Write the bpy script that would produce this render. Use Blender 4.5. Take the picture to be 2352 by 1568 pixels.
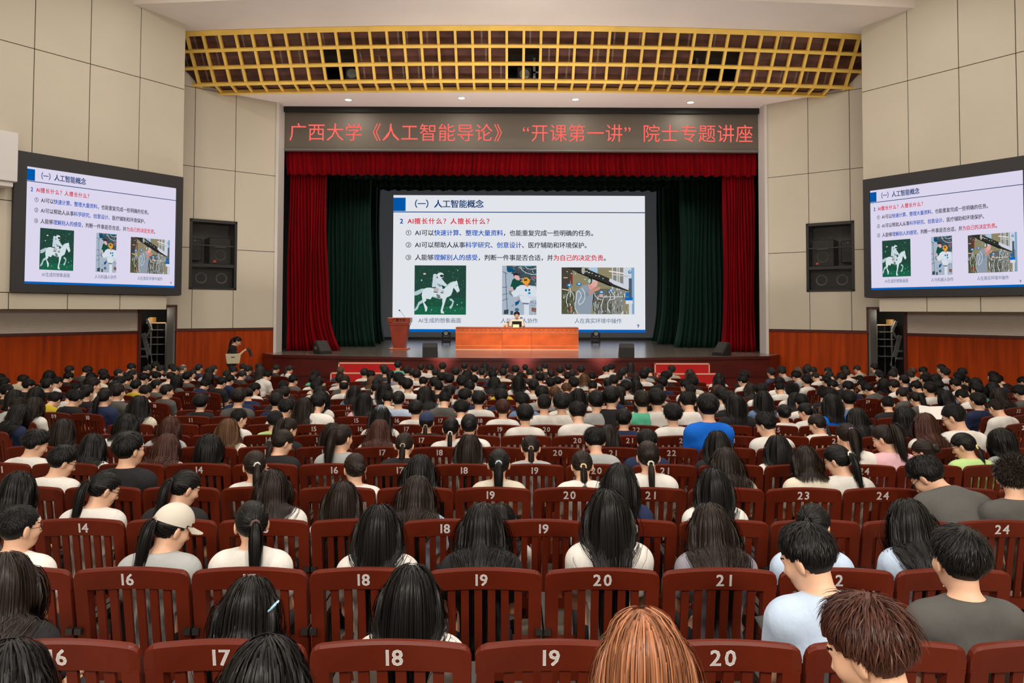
import bpy, bmesh, math, random
import numpy as np
from mathutils import Vector, Matrix, Euler

random.seed(7)
rng = np.random.default_rng(7)
SC = bpy.context.scene
COL = SC.collection
for o in list(bpy.data.objects):
    bpy.data.objects.remove(o)

# ------------------------------------------------------------------ camera
CAMX, CAMZ = -0.4, 2.55
FPX = 1568.0
PITCH, YAW, ROLL = math.radians(1.8), math.radians(0.22), math.radians(0.17)
HORIZON = 712.0
AXIS_Y = HORIZON - math.tan(PITCH) * FPX
cam_data = bpy.data.cameras.new('camera')
cam_data.sensor_width = 36.0
cam_data.lens = 36.0 * FPX / 2352.0
cam_data.shift_y = (AXIS_Y - 784.0) / 2352.0
cam_data.clip_end = 200
cam_data.clip_start = 0.05
cam = bpy.data.objects.new('camera', cam_data)
COL.objects.link(cam)
CAM_R = (Matrix.Rotation(-YAW, 3, 'Z') @ Matrix.Rotation(math.pi / 2 + PITCH, 3, 'X') @ Matrix.Rotation(ROLL, 3, 'Z'))
cam.matrix_world = Matrix.Translation((CAMX, 0, CAMZ)) @ CAM_R.to_4x4()
SC.camera = cam


def ray(px, py):
    return CAM_R @ Vector(((px - 1176.0) / FPX, -(py - AXIS_Y) / FPX, -1.0))


def at(px, py, Y):
    d = ray(px, py)
    t = Y / d.y
    return Vector((CAMX + d.x * t, Y, CAMZ + d.z * t))


def proj(p):
    q = CAM_R.transposed() @ (Vector(p) - Vector((CAMX, 0, CAMZ)))
    if q.z > -0.05:
        return None
    return (1176.0 + FPX * q.x / -q.z, AXIS_Y - FPX * q.y / -q.z)


# ------------------------------------------------------------------ world, exposure
world = bpy.data.worlds.new('world')
SC.world = world
world.use_nodes = True
world.node_tree.nodes['Background'].inputs[0].default_value = (1.0, 0.96, 0.92, 1)
world.node_tree.nodes['Background'].inputs[1].default_value = 0.02
SC.view_settings.view_transform = 'Standard'
SC.view_settings.look = 'None'
SC.view_settings.exposure = 0.0
SC.view_settings.gamma = 1.0
SC.view_settings.use_curve_mapping = False
SC.cycles.max_bounces = 7
SC.cycles.diffuse_bounces = 5
SC.cycles.glossy_bounces = 3
SC.cycles.use_denoising = True
SC.cycles.sample_clamp_indirect = 4.0

# ------------------------------------------------------------------ hall lamps (rows of ceiling downlights over the seats)
HALL_CEIL = 11.3
HALL_POWER = 168.0


def lamp(name, loc, energy, size, color, aim=None, typ='AREA', spot=60, blend=0.5):
    L = bpy.data.lights.new(name, typ)
    L.energy = energy
    L.color = color
    if typ == 'AREA':
        L.shape = 'DISK'
        L.size = size
    else:
        L.shadow_soft_size = size
        if typ == 'SPOT':
            L.spot_size = math.radians(spot)
            L.spot_blend = blend
    if name == 'added_soffit_fill':
        L.spread = math.radians(75)
    o = bpy.data.objects.new(name, L)
    COL.objects.link(o)
    o.location = loc
    if aim is not None:
        o.rotation_euler = (Vector(aim) - Vector(loc)).to_track_quat('-Z', 'Y').to_euler()
    return o


WARM = (1.0, 0.93, 0.84)
for iy, y in enumerate((-5.0, -1.5, 2.0, 5.5, 9.0, 12.5, 16.0)):
    for x in (-9.0, -4.5, 0.0, 4.5, 9.0):
        e = HALL_POWER * (0.45, 0.45, 0.55, 0.8, 0.8, 0.65, 0.55)[iy]
        lamp('hall_downlight', (x, y, HALL_CEIL - 0.06), e * 0.62, 0.5, WARM)
        if x == 0.0:
            lamp('added_ceiling_fill', (x, y, HALL_CEIL - 1.6), e * 0.8, 0.3, WARM, typ='POINT')  # added bare light to brighten the ceiling; no pendant is built
# added lamps above the last rows, under an assumed gallery, no fixtures built
for x in (-4.5, -1.5, 1.5, 4.5):
    lamp('added_rear_lamp', (x, -0.6, 4.3), 108, 0.5, WARM, aim=(x * 0.8, 3.6, 0.9))
# added fill, without fixtures, in the gap before the stage, brightening soffit and lattice
for x in (-7.2, -4.8, -2.4, 0.0, 2.4, 4.8, 7.2):
    lamp('added_soffit_fill', (x, 19.62 + 0.012 * x * x, 0.30), 42, 0.4, (1.0, 0.92, 0.86), aim=(x, 19.9 + 0.012 * x * x, 9.0))
# stage front lamps on the hall ceiling
for x in (-5.2, 0.2, 5.4):
    lamp('stage_front_lamp', (x, 16.6, 11.1), 3000, 0.25, (1.0, 0.84, 0.68), aim=(x * 0.30, 24.2, 1.5), typ='SPOT', spot=24, blend=0.9)
# work lights behind the valance
for x in (-6.0, 0.0, 6.0):
    lamp('stage_work_lamp', (x, 24.1, 8.6), 230, 0.3, (1.0, 0.9, 0.76), aim=(x * 0.8, 25.5, 1.1), typ='SPOT', spot=95, blend=0.9)


# ------------------------------------------------------------------ mesh helpers
def new_mesh(name, verts, faces, smooth=False):
    me = bpy.data.meshes.new(name)
    me.from_pydata([tuple(v) for v in verts], [], [tuple(f) for f in faces])
    if smooth:
        me.polygons.foreach_set('use_smooth', [True] * len(me.polygons))
    me.update()
    return me


def np_mesh(name, V, Q, smooth=True):
    """numpy verts (n,3) and faces (m,k)"""
    me = bpy.data.meshes.new(name)
    n, m, k = len(V), len(Q), Q.shape[1]
    me.vertices.add(n)
    me.vertices.foreach_set('co', np.asarray(V, np.float32).ravel())
    me.loops.add(m * k)
    me.loops.foreach_set('vertex_index', np.asarray(Q, np.int32).ravel())
    me.polygons.add(m)
    me.polygons.foreach_set('loop_start', np.arange(0, m * k, k, dtype=np.int32))
    me.polygons.foreach_set('use_smooth', np.full(m, smooth))
    me.update(calc_edges=True)
    return me


def obj(name, me, mat=None, parent=None, loc=None, rot=None):
    o = bpy.data.objects.new(name, me)
    COL.objects.link(o)
    if mat is not None and me is not None:
        mats = mat if isinstance(mat, (list, tuple)) else [mat]
        if len(me.materials) == 0:
            for m in mats:
                me.materials.append(m)
    if parent is not None:
        o.parent = parent
    if loc is not None:
        o.location = loc
    if rot is not None:
        o.rotation_euler = rot
    return o


def empty(name, loc=(0, 0, 0), rz=0.0):
    o = bpy.data.objects.new(name, None)
    COL.objects.link(o)
    o.location = loc
    o.rotation_euler = (0, 0, rz)
    return o


def tag(o, label=None, cat=None, group=None, kind=None):
    if label:
        o['label'] = label
    if cat:
        o['category'] = cat
    if group:
        o['group'] = group
    if kind:
        o['kind'] = kind
    return o


class MB:
    def __init__(self):
        self.v, self.f = [], []

    def add(self, verts, faces):
        b = len(self.v)
        self.v += [tuple(v) for v in verts]
        self.f += [tuple(i + b for i in f) for f in faces]
        return self

    def box(self, x0, x1, y0, y1, z0, z1):
        v = [(x0, y0, z0), (x1, y0, z0), (x1, y1, z0), (x0, y1, z0), (x0, y0, z1), (x1, y0, z1), (x1, y1, z1), (x0, y1, z1)]
        return self.add(v, [(3, 2, 1, 0), (4, 5, 6, 7), (0, 1, 5, 4), (1, 2, 6, 5), (2, 3, 7, 6), (3, 0, 4, 7)])

    def bar(self, a, b, w, h, up=(0, 0, 1)):
        a, b = Vector(a), Vector(b)
        d = (b - a).normalized()
        u = Vector(up)
        if abs(d.dot(u)) > 0.99:
            u = Vector((0, 1, 0))
        s = d.cross(u).normalized() * (w / 2)
        t = s.cross(d).normalized() * (h / 2)
        v = [a - s - t, a + s - t, a + s + t, a - s + t, b - s - t, b + s - t, b + s + t, b - s + t]
        return self.add(v, [(0, 1, 2, 3), (7, 6, 5, 4), (4, 5, 1, 0), (5, 6, 2, 1), (6, 7, 3, 2), (7, 4, 0, 3)])

    def tube(self, pts, r, n=8):
        pts = [Vector(p) for p in pts]
        rr = r if isinstance(r, (list, tuple)) else [r] * len(pts)
        b = len(self.v)
        for i, p in enumerate(pts):
            d = (pts[min(i + 1, len(pts) - 1)] - pts[max(i - 1, 0)]).normalized()
            u = Vector((0, 0, 1)) if abs(d.z) < 0.9 else Vector((0, 1, 0))
            s = d.cross(u).normalized()
            t = s.cross(d)
            for k in range(n):
                a = 2 * math.pi * k / n
                self.v.append(tuple(p + (s * math.cos(a) + t * math.sin(a)) * rr[i]))
        for i in range(len(pts) - 1):
            for k in range(n):
                k2 = (k + 1) % n
                self.f.append((b + i * n + k, b + i * n + k2, b + (i + 1) * n + k2, b + (i + 1) * n + k))
        self.f.append(tuple(b + k for k in reversed(range(n))))
        self.f.append(tuple(b + (len(pts) - 1) * n + k for k in range(n)))
        return self

    def lathe(self, prof, n=20, c=(0, 0, 0), axis='z'):
        b = len(self.v)
        for (r, h) in prof:
            for k in range(n):
                a = 2 * math.pi * k / n
                if axis == 'z':
                    p = (c[0] + r * math.cos(a), c[1] + r * math.sin(a), c[2] + h)
                else:
                    p = (c[0] + r * math.cos(a), c[1] + h, c[2] + r * math.sin(a))
                self.v.append(p)
        for i in range(len(prof) - 1):
            for k in range(n):
                k2 = (k + 1) % n
                q = (b + i * n + k, b + i * n + k2, b + (i + 1) * n + k2, b + (i + 1) * n + k)
                self.f.append(q if axis == 'z' else q[::-1])
        return self

    def mesh(self, name, smooth=False, bevel=0.0):
        me = new_mesh(name, self.v, self.f, smooth)
        if bevel:
            bm = bmesh.new()
            bm.from_mesh(me)
            bmesh.ops.bevel(bm, geom=bm.edges[:], offset=bevel, segments=1, affect='EDGES', profile=0.5)
            bm.to_mesh(me)
            bm.free()
        return me

    def obj(self, name, mat, parent=None, smooth=False, bevel=0.0, **k):
        return obj(name, self.mesh(name, smooth, bevel), mat, parent, **k)


# ------------------------------------------------------------------ materials
def mat(name, color, rough=0.6, metal=0.0, spec=0.5, coat=0.0, noise=None, bump=None, emit=None, objcol=False):
    m = bpy.data.materials.new(name)
    m.use_nodes = True
    nt = m.node_tree
    b = nt.nodes['Principled BSDF']
    b.inputs['Base Color'].default_value = (*color, 1)
    b.inputs['Roughness'].default_value = rough
    b.inputs['Metallic'].default_value = metal
    b.inputs['Specular IOR Level'].default_value = spec
    b.inputs['Coat Weight'].default_value = coat
    b.inputs['Coat Roughness'].default_value = 0.12
    tc = nt.nodes.new('ShaderNodeTexCoord')
    if noise:   # (scale vec, amount, detail)
        mp = nt.nodes.new('ShaderNodeMapping')
        mp.inputs['Scale'].default_value = noise[0]
        nt.links.new(tc.outputs['Object'], mp.inputs[0])
        nz = nt.nodes.new('ShaderNodeTexNoise')
        nz.inputs['Scale'].default_value = 1.0
        nz.inputs['Detail'].default_value = noise[2] if len(noise) > 2 else 3
        nt.links.new(mp.outputs[0], nz.inputs['Vector'])
        mr = nt.nodes.new('ShaderNodeMapRange')
        mr.inputs['From Min'].default_value = 0.3
        mr.inputs['From Max'].default_value = 0.7
        mr.inputs['To Min'].default_value = 1 - noise[1]
        mr.inputs['To Max'].default_value = 1 + noise[1]
        nt.links.new(nz.outputs['Fac'], mr.inputs['Value'])
        vm = nt.nodes.new('ShaderNodeVectorMath')
        vm.operation = 'SCALE'
        vm.inputs[0].default_value = color
        nt.links.new(mr.outputs[0], vm.inputs['Scale'])
        nt.links.new(vm.outputs[0], b.inputs['Base Color'])
        if objcol:
            oi = nt.nodes.new('ShaderNodeObjectInfo')
            nt.links.new(oi.outputs['Color'], vm.inputs[0])
    elif objcol:
        oi = nt.nodes.new('ShaderNodeObjectInfo')
        nt.links.new(oi.outputs['Color'], b.inputs['Base Color'])
    if bump:    # (scale vec, strength, distance)
        mp = nt.nodes.new('ShaderNodeMapping')
        mp.inputs['Scale'].default_value = bump[0]
        nt.links.new(tc.outputs['Object'], mp.inputs[0])
        nz = nt.nodes.new('ShaderNodeTexNoise')
        nz.inputs['Scale'].default_value = 1.0
        nz.inputs['Detail'].default_value = 4
        nt.links.new(mp.outputs[0], nz.inputs['Vector'])
        bp = nt.nodes.new('ShaderNodeBump')
        bp.inputs['Strength'].default_value = bump[1]
        bp.inputs['Distance'].default_value = bump[2]
        nt.links.new(nz.outputs['Fac'], bp.inputs['Height'])
        nt.links.new(bp.outputs[0], b.inputs['Normal'])
    if emit:
        b.inputs['Emission Color'].default_value = (*emit[0], 1)
        b.inputs['Emission Strength'].default_value = emit[1]
    return m


def glow(name, color, strength):
    m = bpy.data.materials.new(name)
    m.use_nodes = True
    nt = m.node_tree
    nt.nodes.remove(nt.nodes['Principled BSDF'])
    e = nt.nodes.new('ShaderNodeEmission')
    e.inputs[0].default_value = (*color, 1)
    e.inputs[1].default_value = strength
    nt.links.new(e.outputs[0], nt.nodes['Material Output'].inputs[0])
    return m


def srgb(r, g, b):
    f = lambda c: ((c / 255 + 0.055) / 1.055) ** 2.4 if c > 10 else c / 255 / 12.92
    return (f(r), f(g), f(b))


M = {}
M['panel'] = mat('wall_panel', (0.615, 0.565, 0.46), 0.75, noise=((0.4, 0.4, 0.3), 0.05, 2))
M['seam'] = mat('wall_seam', (0.05, 0.042, 0.03), 0.9)
M['ceil'] = mat('ceiling_paint', (0.78, 0.71, 0.66), 0.85, noise=((0.5, 0.5, 0.5), 0.03, 2))
M['soffit'] = mat('soffit_paint', (0.86, 0.76, 0.70), 0.85)
M['white'] = mat('white_paint', (0.75, 0.72, 0.69), 0.6)
M['cabinet_white'] = mat('cabinet_white', (0.70, 0.69, 0.69), 0.4)
M['wood_wall'] = mat('wainscot_wood', (0.34, 0.040, 0.0022), 0.5, noise=((9, 9, 0.5), 0.3, 4), coat=0.0, spec=0.15)
M['trim'] = mat('dark_red_trim', (0.075, 0.010, 0.008), 0.35, coat=0.3)
M['acoustic'] = mat('acoustic_panel', (0.80, 0.72, 0.65), 0.85)
M['yellow'] = mat('yellow_lattice', (0.93, 0.61, 0.13), 0.5, noise=((2, 2, 2), 0.08, 2))
M['brown_panel'] = mat('brown_film', (0.098, 0.043, 0.034), 0.30, noise=((1.6, 3.0, 3.0), 0.5, 3), bump=((4, 4, 2), 0.6, 0.02))
M['film_seam'] = mat('film_overlap', (0.19, 0.13, 0.11), 0.4)
M['dark'] = mat('dark_void', (0.012, 0.012, 0.012), 0.8)
M['grey_dark'] = mat('dark_grey', (0.035, 0.034, 0.033), 0.6)
M['grey_mid'] = mat('mid_grey', (0.16, 0.155, 0.15), 0.6)
M['metal'] = mat('grey_metal', (0.30, 0.31, 0.31), 0.4, metal=0.5)
M['woofer'] = mat('woofer_cone', (0.075, 0.062, 0.052), 0.6)
M['black'] = mat('black_plastic', (0.014, 0.013, 0.013), 0.5)
M['frame'] = mat('screen_frame', (0.026, 0.026, 0.029), 0.6, bump=((0.1, 0.1, 40), 0.2, 0.01))
M['led_frame'] = mat('led_wall_border', (0.05, 0.05, 0.052), 0.6, emit=((0.85, 0.9, 1.0), 0.035))
M['red_cloth'] = mat('red_velvet', (0.19, 0.0006, 0.004), 0.8, noise=((4, 4, 0.6), 0.25, 3), spec=0.08)
M['red_cloth'].node_tree.nodes['Principled BSDF'].inputs['Sheen Weight'].default_value = 0.05
M['red_cloth'].node_tree.nodes['Principled BSDF'].inputs['Sheen Tint'].default_value = (1, 0.1, 0.12, 1)
M['green_cloth'] = mat('green_velvet', (0.0025, 0.020, 0.013), 0.75, noise=((4, 4, 0.6), 0.3, 3), spec=0.25)
M['green_cloth'].node_tree.nodes['Principled BSDF'].inputs['Sheen Weight'].default_value = 0.12
M['green_cloth'].node_tree.nodes['Principled BSDF'].inputs['Sheen Tint'].default_value = (0.1, 0.7, 0.45, 1)
M['stage_floor'] = mat('stage_boards', (0.17, 0.145, 0.125), 0.2, noise=((0.5, 7, 1), 0.45, 4), bump=((0.3, 6, 1), 0.06, 0.01))
M['apron'] = mat('apron_wood', (0.10, 0.012, 0.010), 0.35, coat=0.2, noise=((1, 1, 4), 0.2, 3))
M['red_carpet'] = mat('red_carpet', (0.50, 0.010, 0.012), 0.9)
M['cream_edge'] = mat('cream_edge', (0.75, 0.50, 0.34), 0.6)
M['hall_floor'] = mat('hall_floor', (0.30, 0.26, 0.21), 0.35, noise=((3, 3, 3), 0.1, 3))
M['table_wood'] = mat('table_wood', (0.64, 0.105, 0.013), 0.35, coat=0.3, noise=((2.0, 2.0, 3.0), 0.22, 4))
M['table_edge'] = mat('table_edge', (0.38, 0.075, 0.02), 0.4, coat=0.2)
M['gold'] = mat('gold_line', (0.85, 0.42, 0.12), 0.4)
M['podium'] = mat('podium_wood', (0.33, 0.035, 0.010), 0.35, coat=0.3, noise=((3, 3, 2), 0.25, 3))
M['chair'] = mat('chair_wood', (0.092, 0.0118, 0.0042), 0.36, coat=0.0, noise=((3, 3, 3), 0.22, 4), spec=0.11)
M['num'] = mat('white_stencil', (0.88, 0.86, 0.86), 0.6)
M['arm'] = mat('arm_dark', (0.018, 0.015, 0.014), 0.4)
M['skin'] = mat('skin', (0.68, 0.405, 0.27), 0.5, spec=0.35)
M['skin'].node_tree.nodes['Principled BSDF'].inputs['Subsurface Weight'].default_value = 0.0
M['trouser'] = mat('trousers', (0.02, 0.022, 0.03), 0.85, objcol=False)
M['shoe'] = mat('shoes', (0.25, 0.25, 0.25), 0.7)
M['eye'] = mat('eye_dark', (0.01, 0.008, 0.007), 0.3)
M['lip'] = mat('lip', (0.42, 0.14, 0.10), 0.5)
M['shirt'] = mat('shirt_cloth', (0.7, 0.7, 0.68), 0.85, noise=((5, 5, 5), 0.04, 2), bump=((9, 9, 5), 0.55, 0.03), objcol=True, spec=0.2)
M['glass'] = mat('spectacle_frame', (0.02, 0.018, 0.018), 0.3)
M['tie'] = mat('hair_tie', (0.7, 0.6, 0.45), 0.8, objcol=True)
M['cap'] = mat('cap_cloth', (0.5, 0.5, 0.5), 0.85, objcol=True, bump=((60, 60, 60), 0.15, 0.003))


def hair_mat():
    m = bpy.data.materials.new('hair')
    m.use_nodes = True
    nt = m.node_tree
    b = nt.nodes['Principled BSDF']
    oi = nt.nodes.new('ShaderNodeObjectInfo')
    ge = nt.nodes.new('ShaderNodeNewGeometry')
    mr = nt.nodes.new('ShaderNodeMapRange')
    mr.inputs['To Min'].default_value = 0.55
    mr.inputs['To Max'].default_value = 1.6
    nt.links.new(ge.outputs['Random Per Island'], mr.inputs['Value'])
    vm = nt.nodes.new('ShaderNodeVectorMath')
    vm.operation = 'SCALE'
    nt.links.new(oi.outputs['Color'], vm.inputs[0])
    nt.links.new(mr.outputs[0], vm.inputs['Scale'])
    nt.links.new(vm.outputs[0], b.inputs['Base Color'])
    b.inputs['Roughness'].default_value = 0.40
    b.inputs['Specular IOR Level'].default_value = 0.2
    return m


M['hair'] = hair_mat()


# crowd far off: colours stored on the mesh
def attr_mat(name, rough, glowing=None):
    m = bpy.data.materials.new(name)
    m.use_nodes = True
    nt = m.node_tree
    b = nt.nodes['Principled BSDF']
    a = nt.nodes.new('ShaderNodeAttribute')
    a.attribute_name = 'tone'
    if glowing:
        nt.nodes.remove(b)
        e = nt.nodes.new('ShaderNodeEmission')
        e.inputs[1].default_value = glowing
        nt.links.new(a.outputs['Color'], e.inputs[0])
        nt.links.new(e.outputs[0], nt.nodes['Material Output'].inputs[0])
    else:
        nt.links.new(a.outputs['Color'], b.inputs['Base Color'])
        b.inputs['Roughness'].default_value = rough
    return m


M['crowd'] = attr_mat('crowd_cloth_and_hair', 0.65)
SCREEN_LEVEL = 0.88
M['picture'] = attr_mat('screen_picture', 1.0, SCREEN_LEVEL)
# ================================================================== SETTING
STAGE_Z = 1.14
# rows of seats: distance of the chair tops from the camera, height drop of the chair tops
ROWD = {19: 1.50, 18: 2.40, 17: 3.36, 16: 4.28, 15: 5.05, 14: 5.90, 13: 6.80, 12: 7.60, 11: 8.50, 10: 9.40, 9: 10.25,
        8: 11.25, 7: 12.3, 6: 13.3, 5: 14.3, 4: 15.35, 3: 16.4, 2: 17.4, 1: 18.35}
DROP = {19: 1.06, 18: 1.145, 17: 1.255, 16: 1.30, 15: 1.30, 14: 1.32, 13: 1.355, 12: 1.385, 11: 1.42, 10: 1.46, 9: 1.50,
        8: 1.56, 7: 1.60, 6: 1.64, 5: 1.675, 4: 1.70, 3: 1.715, 2: 1.725, 1: 1.73}
CHAIR_H = 0.97
ROWZ = {k: CAMZ - DROP[k] - CHAIR_H for k in DROP}


def floor_z(y):
    ks = sorted(ROWD, key=lambda k: ROWD[k])
    ds = [ROWD[k] + 0.25 for k in ks]
    zs = [ROWZ[k] for k in ks]
    if y <= ds[0]:
        return zs[0] + (ds[0] - y) * 0.12
    return float(np.interp(y, ds, zs))


# floor: a gently sloping slab that follows the rows
ys = [-9.0, -4, 0.6] + [ROWD[k] + 0.25 for k in sorted(ROWD, reverse=True)] + [19.5, 23.5]
mb = MB()
for a, b in zip(ys[:-1], ys[1:]):
    za, zb = min(floor_z(a), 1.2), min(floor_z(b), 1.2)
    mb.add([(-15, a, za), (15, a, za), (15, b, zb), (-15, b, zb)], [(0, 1, 2, 3)])
tag(mb.obj('floor', M['hall_floor']), kind='structure')


class Frame:
    """a vertical wall: start point, direction along it, normal into the hall"""
    def __init__(s, E, d, n):
        s.E, s.d, s.n = Vector((E[0], E[1], 0)), Vector((d[0], d[1], 0)).normalized(), Vector((n[0], n[1], 0)).normalized()

    def p(s, u, z, o=0.0):
        return s.E + s.d * u + s.n * o + Vector((0, 0, z))

    def box(s, mb, u0, u1, z0, z1, o0, o1):
        c = [s.p(u, z, o) for z in (z0, z1) for (u, o) in ((u0, o0), (u1, o0), (u1, o1), (u0, o1))]
        return mb.add(c, [(3, 2, 1, 0), (4, 5, 6, 7), (0, 1, 5, 4), (1, 2, 6, 5), (2, 3, 7, 6), (3, 0, 4, 7)])

    def matrix(s, u, z, o=0.0, flip=False):
        """object matrix whose x runs along the wall as one reads it, y up, z into the hall"""
        x = s.d if not flip else -s.d
        m = Matrix((x, Vector((0, 0, 1)), s.n)).transposed().to_4x4()
        m.translation = s.p(u, z, o)
        return m


WING, UPPER, LOWER = {}, {}, {}
for side, sx in (('left', -1), ('right', 1)):
    WING[side] = Frame((sx * 8.13, 22.5), (sx * 0.8017, -0.598), (-sx * 0.598, -0.8017))
    UPPER[side] = Frame((sx * 9.78, 19.5), (sx * 0.588, -0.809), (-sx * 0.809, -0.588))
    LOWER[side] = Frame((sx * (9.78 + 0.81), 20.09), (sx * 0.588, -0.809), (-sx * 0.809, -0.588))

NICHE = (1.22, 2.62, 3.16, 5.34)
GAP = 0.009


def panel_on(F, parent, u0, u1, z0, z1, th=0.035, m=None, name='panel'):
    return F.box(MB(), u0 + GAP, u1 - GAP, z0 + GAP, z1 - GAP, 0.0, th).obj(name, m or M['panel'], parent, bevel=0.004)


for side, sx in (('left', -1), ('right', 1)):
    # ---- wing wall beside the stage
    W = WING[side]
    mb = MB()
    nu0, nu1, nz0, nz1 = NICHE
    W.box(mb, 0.0, nu0, -0.2, 10.9, -0.3, 0)
    W.box(mb, nu0, nu1, -0.2, nz0, -0.3, 0)
    W.box(mb, nu0, nu1, nz1, 10.9, -0.3, 0)
    W.box(mb, nu1, 2.98, -0.2, 10.9, -0.3, 0)
    W.box(mb, 2.98, 4.6, 2.62, 10.9, -0.3, 0)
    wall = tag(mb.obj('wall_wing_' + side, M['seam']), kind='structure')
    us = [0.0, 1.31, 2.52, 3.77, 4.6]
    zs = [1.95, 4.44, 6.95, 9.4, 10.9]
    for a, b in zip(us[:-1], us[1:]):
        for c, d in zip(zs[:-1], zs[1:]):
            # one panel per field, notched where the niche or the door head cuts into it
            boxes = [(a + GAP, b - GAP, c + GAP, d - GAP)]
            for (c0, c1, c2, c3) in ((nu0, nu1, nz0, nz1), (2.98, 9.0, 0.0, 2.66)):
                out = []
                for (p, q, r, s) in boxes:
                    if q <= c0 or p >= c1 or s <= c2 or r >= c3:
                        out.append((p, q, r, s))
                        continue
                    out += [(p, min(q, c0), r, s), (max(p, c1), q, r, s), (max(p, c0), min(q, c1), r, min(s, c2)), (max(p, c0), min(q, c1), max(r, c3), s)]
                boxes = [t for t in out if t[1] - t[0] > 0.01 and t[3] - t[2] > 0.01]
            mb = MB()
            for (x0, x1, y0, y1) in boxes:
                if x1 - x0 > 0.01 and y1 - y0 > 0.01:
                    W.box(mb, x0, x1, y0, y1, 0.0, 0.035)
            if mb.v:
                mb.obj('panel', M['panel'], wall)
    W.box(MB(), 0.0, 2.94, -0.2, 1.88, 0.0, 0.03).obj('wainscot', M['wood_wall'], wall)
    W.box(MB(), 0.0, 2.98, 1.88, 1.94, 0.0, 0.06).obj('dado_rail', M['trim'], wall)
    mb = MB()
    W.box(mb, 2.93, 3.02, 1.9, 2.64, 0.0, 0.07)
    W.box(mb, 2.93, 3.9, 2.60, 2.68, 0.0, 0.07)
    mb.obj('door_casing', M['trim'], wall)
    # ---- white post at the proscenium edge
    mb = MB()
    mb.box(sx * 8.08 - 0.045, sx * 8.08 + 0.045, 22.42, 23.0, 0.9, 9.4)
    tag(mb.obj('trim_%d' % (1 if sx < 0 else 2), M['white']), kind='structure')
    # ---- upper overhanging wall with the side screen
    U = UPPER[side]
    mb = MB()
    U.box(mb, 0.0, 6.3, 2.93, 11.3, -1.0, 0)
    U.box(mb, 0.405, 6.3, 2.53, 2.93, -1.0, 0)
    wall = tag(mb.obj('wall_upper_' + side, M['seam']), kind='structure')
    us = [0.0, 1.25, 2.5, 3.75, 5.0, 6.25]
    for a, b in zip(us[:-1], us[1:]):
        for c, d in ((2.93, 5.10), (5.10, 8.86), (8.86, 11.3)):
            panel_on(U, wall, a, b, c, d)
    us = [0.405, 1.65, 2.9, 4.15, 5.4, 6.3]
    for a, b in zip(us[:-1], us[1:]):
        panel_on(U, wall, a, b, 2.53, 2.93)
    # ---- lower recessed wall
    L = LOWER[side]
    mb = MB()
    L.box(mb, 0.62, 6.8, -0.2, 2.6, -0.25, 0)
    wall = tag(mb.obj('wall_lower_' + side, M['acoustic']), kind='structure')
    L.box(MB(), 0.66, 6.8, -0.2, 1.86, 0, 0.03).obj('wainscot', M['wood_wall'], wall)
    L.box(MB(), 0.66, 6.8, 1.86, 1.93, 0, 0.06).obj('dado_rail', M['trim'], wall)
    L.box(MB(), 0.62, 0.70, 0, 2.6, 0, 0.07).obj('door_casing', M['trim'], wall)
    for k in range(14):     # fluted acoustic boards above the dado
        z0 = 1.93 + k * 0.0475
        L.box(MB(), 0.70, 6.8, z0 + 0.004, z0 + 0.043, 0.0, 0.02).obj('board', M['acoustic'], wall)
    # ---- straight wall further back and storage room behind the door
    mb = MB()
    a = U.p(6.2, 0)
    mb.box(a.x - 0.15, a.x + 0.15, -9.0, a.y, -0.5, 11.3)
    tag(mb.obj('wall_' + side, M['panel']), kind='structure')
    # storage room: floor, back, sides
    D0 = W.p(3.0, 0)
    D1 = L.p(0.62, 0)
    dv = (D1 - D0)
    outn = Vector((sx * abs(dv.y), abs(dv.x) * 1.0, 0)).normalized()
    vv = Vector((sx * 0.5, 0.87, 0))
    q = [D0, D1, D1 + vv * 2.7 + Vector((sx * 0.5, -0.3, 0)), D0 + vv * 2.7 - Vector((sx * 0.15, 0, 0))]
    v = [(p.x, p.y, z) for z in (-0.2, 2.62) for p in q]
    room = MB().add(v, [(0, 1, 2, 3), (4, 5, 6, 7), (1, 2, 6, 5), (2, 3, 7, 6), (3, 0, 4, 7)])
    door = tag(room.obj('door_%d' % (1 if sx < 0 else 2), M['grey_dark']), kind='structure')
    # grey reveal on the stage side of the opening
    MB().bar(D0 + dv * 0.06 + outn * 0.05 + Vector((0, 0, 0)), D0 + dv * 0.06 + outn * 0.05 + Vector((0, 0, 2.62)), 0.06, 0.26, up=outn).obj('jamb', M['grey_mid'], door)
    door_info = (D0, D1, dv, outn)
    WING[side + '_door'] = door_info

# back wall behind the camera and hall ceiling
# low side landings beside the stage
for nm_, xa_, xb_ in (('floor_landing_left', -11.2, -6.9), ('floor_landing_right', 6.9, 11.2)):
    tag(MB().box(xa_, xb_, 19.75, 22.9, -0.3, 0.0).obj(nm_, M['hall_floor']), kind='structure')
tag(MB().box(-14, 14, -9.3, -9.0, -0.5, 11.3).obj('wall_back', M['panel']), kind='structure')


def arc(x, yc, sag):
    return yc + sag * (x / 9.72) ** 2


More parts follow.
